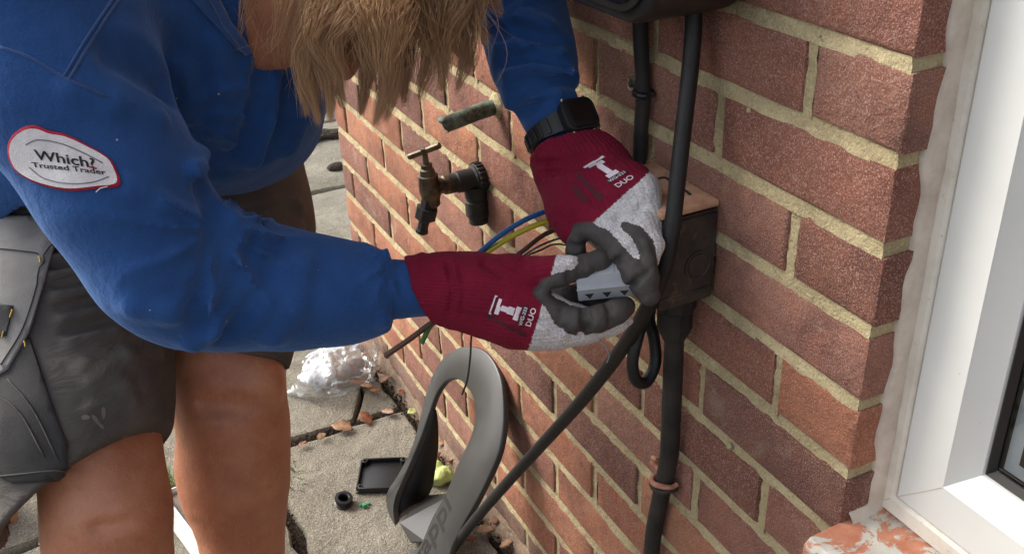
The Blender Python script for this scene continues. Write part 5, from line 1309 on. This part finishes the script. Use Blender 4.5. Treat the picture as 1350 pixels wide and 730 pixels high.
for k, (x, y, z, r, mt) in enumerate([(412, 497, .026, .022, 'foam_white'), (428, 492, .030, .026, 'foam_white'), (420, 480, .040, .018, 'foam_white'), (455, 488, .026, .024, 'foam_grey'), (468, 480, .028, .022, 'foam_grey')]):
    q = SDF(); c_ = gp(x, y, z); q.add(ell(c_, (r, r * .75, r * .7)), .01); q.disp.append(lambda p, k=k: (.007 * np.abs(vnoise(p * 45 + k)) + .003 * np.abs(vnoise(p * 120)) - .004).astype(np.float32))
    sdf_obj('packing', q, .0034, MATS[mt], bag)
# ---- crumpled lime tissue
q = SDF(); c_ = ground(580, 637)
for dx_, dy_, dz_, r in ((0, 0, .016, .018), (.016, .012, .014, .015), (-.012, .014, .015, .014), (.004, .026, .020, .014), (.02, -.004, .012, .010)): q.add(ell(c_ + np.array([dx_, dy_, dz_]), (r, r * .8, r * .8)), .008)
q.disp.append(lambda p: (.006 * np.abs(vnoise(p * 60)) + .002 * np.abs(vnoise(p * 150)) - .003).astype(np.float32)); q.cut((0, 0, .001), (0, 0, -1), .002)
o, _, _ = sdf_obj('tissue', q, .0026, MATS['lime_tissue'], None); tag(o, 'crumpled pale lime tissue lying in the corner behind the cable holder', 'tissue')
# ---- dry leaves: each its own curled blade
def leaf(px, py, L, mat, seed, z=.004):
    rg = random.Random(seed); c = ground(px, py); rot = rg.uniform(0, 6.3); vs = []; fs = []; nu, nv = 7, 4
    cu, cv = rg.uniform(-16, 16), rg.uniform(8, 26)
    for i in range(nu + 1):
        u = i / nu; wd = L * .30 * (math.sin(math.pi * min(1, u * 1.02 + .0)) ** .8) * (1 + .25 * math.sin(i * 2.4 + seed)) + .0008
        for j in range(-nv // 2, nv // 2 + 1):
            v = j / (nv / 2); x = (u - .5) * L; y = v * wd; vs.append((x, y, cu * x * x + cv * y * y + rg.gauss(0, .0008) + .001 * (j == 0)))
    w_ = nv + 1
    for i in range(nu):
        for j in range(nv): fs.append((i * w_ + j, (i + 1) * w_ + j, (i + 1) * w_ + j + 1, i * w_ + j + 1))
    zmin = min(v[2] for v in vs)
    vs = [(x, y, zz - zmin) for x, y, zz in vs]
    o = mesh('fallen_leaf', vs, fs, MATS[mat], None, True); o.location = (c[0], c[1], z); o.rotation_euler = (rg.uniform(-.35, .35), rg.uniform(-.35, .35), rot); o.location.z += .006
    md = o.modifiers.new('thickness', 'SOLIDIFY'); md.thickness = .0006; return o
LV = [((470, 508), .045, 'leaf_rust', 'rusty brown curled leaf just under the plastic bag'), ((484, 514), .030, 'leaf_tan', 'small tan leaf between the plastic bag and the cracked slab'), ((507, 506), .046, 'leaf_pink', 'pale pinkish upturned leaf beside the wall and cracked slab'), ((498, 492), .024, 'leaf_tan', 'small tan leaf scrap touching the wall foot beside the plastic bag'), ((496, 520), .026, 'leaf_rust', 'small rusty leaf scrap on the cracked slab below the bag'),
      ((483, 556), .042, 'leaf_rust', 'orange brown leaf lying in the joint between the slabs'), ((452, 568), .050, 'leaf_tan', 'long dry leaf lying along the joint between the slabs'), ((512, 548), .032, 'leaf_pink', 'pale leaf at the end of the slab joint'), ((544, 548), .026, 'lime_tissue', 'small yellow leaf where the slab joint meets the wall'), ((425, 580), .024, 'leaf_tan', 'small tan leaf scrap in the slab joint near the far shin'), ((400, 590), .020, 'leaf_rust', 'tiny rusty leaf scrap in the slab joint right by the far shin'),
      ((570, 606), .048, 'leaf_rust', 'rusty leaf lying in the soil strip behind the cable holder'), ((584, 590), .030, 'leaf_tan', 'small tan leaf scrap at the wall foot above the lime tissue'), ((594, 612), .028, 'leaf_rust', 'small rusty leaf scrap against the wall beside the lime tissue'), ((640, 706), .040, 'leaf_tan', 'crumpled tan leaf at the wall foot under the black cable'), ((655, 690), .022, 'leaf_rust', 'tiny rusty leaf scrap under the black cable by the wall'), ((622, 716), .020, 'leaf_rust', 'tiny rusty leaf scrap beside the foot of the cable holder'), ((668, 722), .030, 'leaf_tan', 'tan leaf scrap at the wall foot below the black cable end'), ((530, 522), .020, 'leaf_rust', 'tiny rusty leaf scrap at the wall foot above the yellow leaf'), ((205, 705), .024, 'leaf_rust', 'small rusty leaf scrap by the near shin and white carton'), ((60, 722), .026, 'leaf_tan', 'small tan leaf scrap on the paving left of the near shin')]
for i, ((x, y), L, mt, lb) in enumerate(LV):
    o = leaf(x, y, L, mt, 40 + i)
    tag(o, lb or 'small dry brown leaf scrap lying in the dirt', 'leaf', 'dry leaves on the ground')
# ---- fine dirt crumbs in joints and along the wall foot
rg = random.Random(8); vs = []; fs = []
def crumb(x, y, z, r):
    b = len(vs)
    for d in ((1, 0, 0), (-1, 0, 0), (0, 1, 0), (0, -1, 0), (0, 0, 1)): vs.append((x + d[0] * r * rg.uniform(.6, 1.3), y + d[1] * r * rg.uniform(.6, 1.3), z + d[2] * r * rg.uniform(.5, 1.2)))
    for f in ((0, 2, 4), (2, 1, 4), (1, 3, 4), (3, 0, 4)): fs.append(tuple(b + i for i in f))
for _ in range(1500): crumb(rg.uniform(-.040, -.010), rg.uniform(.5, 1.5), rg.uniform(-.018, .002), rg.uniform(.001, .004))
for _ in range(700): crumb(rg.uniform(-.34, -.03), rg.gauss(1.199, .006), rg.uniform(-.02, -.004), rg.uniform(.001, .004))
for _ in range(500): crumb(rg.gauss(-.335, .005), rg.uniform(.5, 1.2), rg.uniform(-.02, -.004), rg.uniform(.001, .0035))
for _ in range(900):
    x = rg.uniform(-.9, -.03); crumb(x, rg.uniform(.5, 1.8), .001, rg.uniform(.0005, .0014))
o = mesh('dirt', vs, fs, MATS['soil'], None, False); tag(o, 'dark crumbs of dirt in the paving joints and along the wall foot', 'dirt', kind='stuff')
# ---- weeds
def tuft(px, py, nb, hgt, seed, label):
    rg = random.Random(seed); c = ground(px, py); vs = []; fs = []
    for _ in range(nb):
        a = rg.uniform(0, 6.3); l = hgt * rg.uniform(.5, 1.2); x0, y0 = rg.gauss(0, hgt * .25), rg.gauss(0, hgt * .25); ln = rg.uniform(.25, .9); w_ = rg.uniform(.001, .0022); b = len(vs)
        for k in range(5):
            t = k / 4; rr = l * ln * t ** 1.5; z = l * (t - .35 * ln * t * t); ww = w_ * (1 - t) + .0002; px_, py_ = x0 + math.cos(a) * rr, y0 + math.sin(a) * rr
            vs.append((px_ - math.sin(a) * ww, py_ + math.cos(a) * ww, z)); vs.append((px_ + math.sin(a) * ww, py_ - math.cos(a) * ww, z))
        for k in range(4): fs.append((b + 2 * k, b + 2 * k + 1, b + 2 * k + 3, b + 2 * k + 2))
    o = mesh('grass_tuft', vs, fs, MATS['grass'], None, True); o.location = (c[0], c[1], -.012); tag(o, label, 'weed'); return o
tuft(216, 650, 130, .07, 1, 'tuft of green grass growing behind the white carton'); tuft(386, 622, 16, .034, 2, 'low pale weed growing in the joint beside the far shin'); tuft(392, 642, 12, .03, 3, 'few flat pale blades lying by the far shin below the low weed'); tuft(404, 446, 10, .02, 4, 'tiny green sprout on the paving behind the shorts')
# ---- things further off
for (px, py), s_, lb in (((420, 184), (.12, .035, .018), 'low dark lump lying on the far paving'), ((442, 223), (.028, .02, .012), 'small dark lump on the paving past the wall corner')):
    q = SDF(); c_ = ground(px, py); q.add(ell(c_ + np.array([0, 0, s_[2] * .6]), s_), .01); q.disp.append(lambda p: (.012 * vnoise(p * 25)).astype(np.float32)); q.cut((0, 0, .001), (0, 0, -1), .003)
    o, _, _ = sdf_obj('dark_lump', q, .006, MATS['soil'], None); tag(o, lb, 'dark_lump')  # low dark lumps of irregular outline in the soil colour
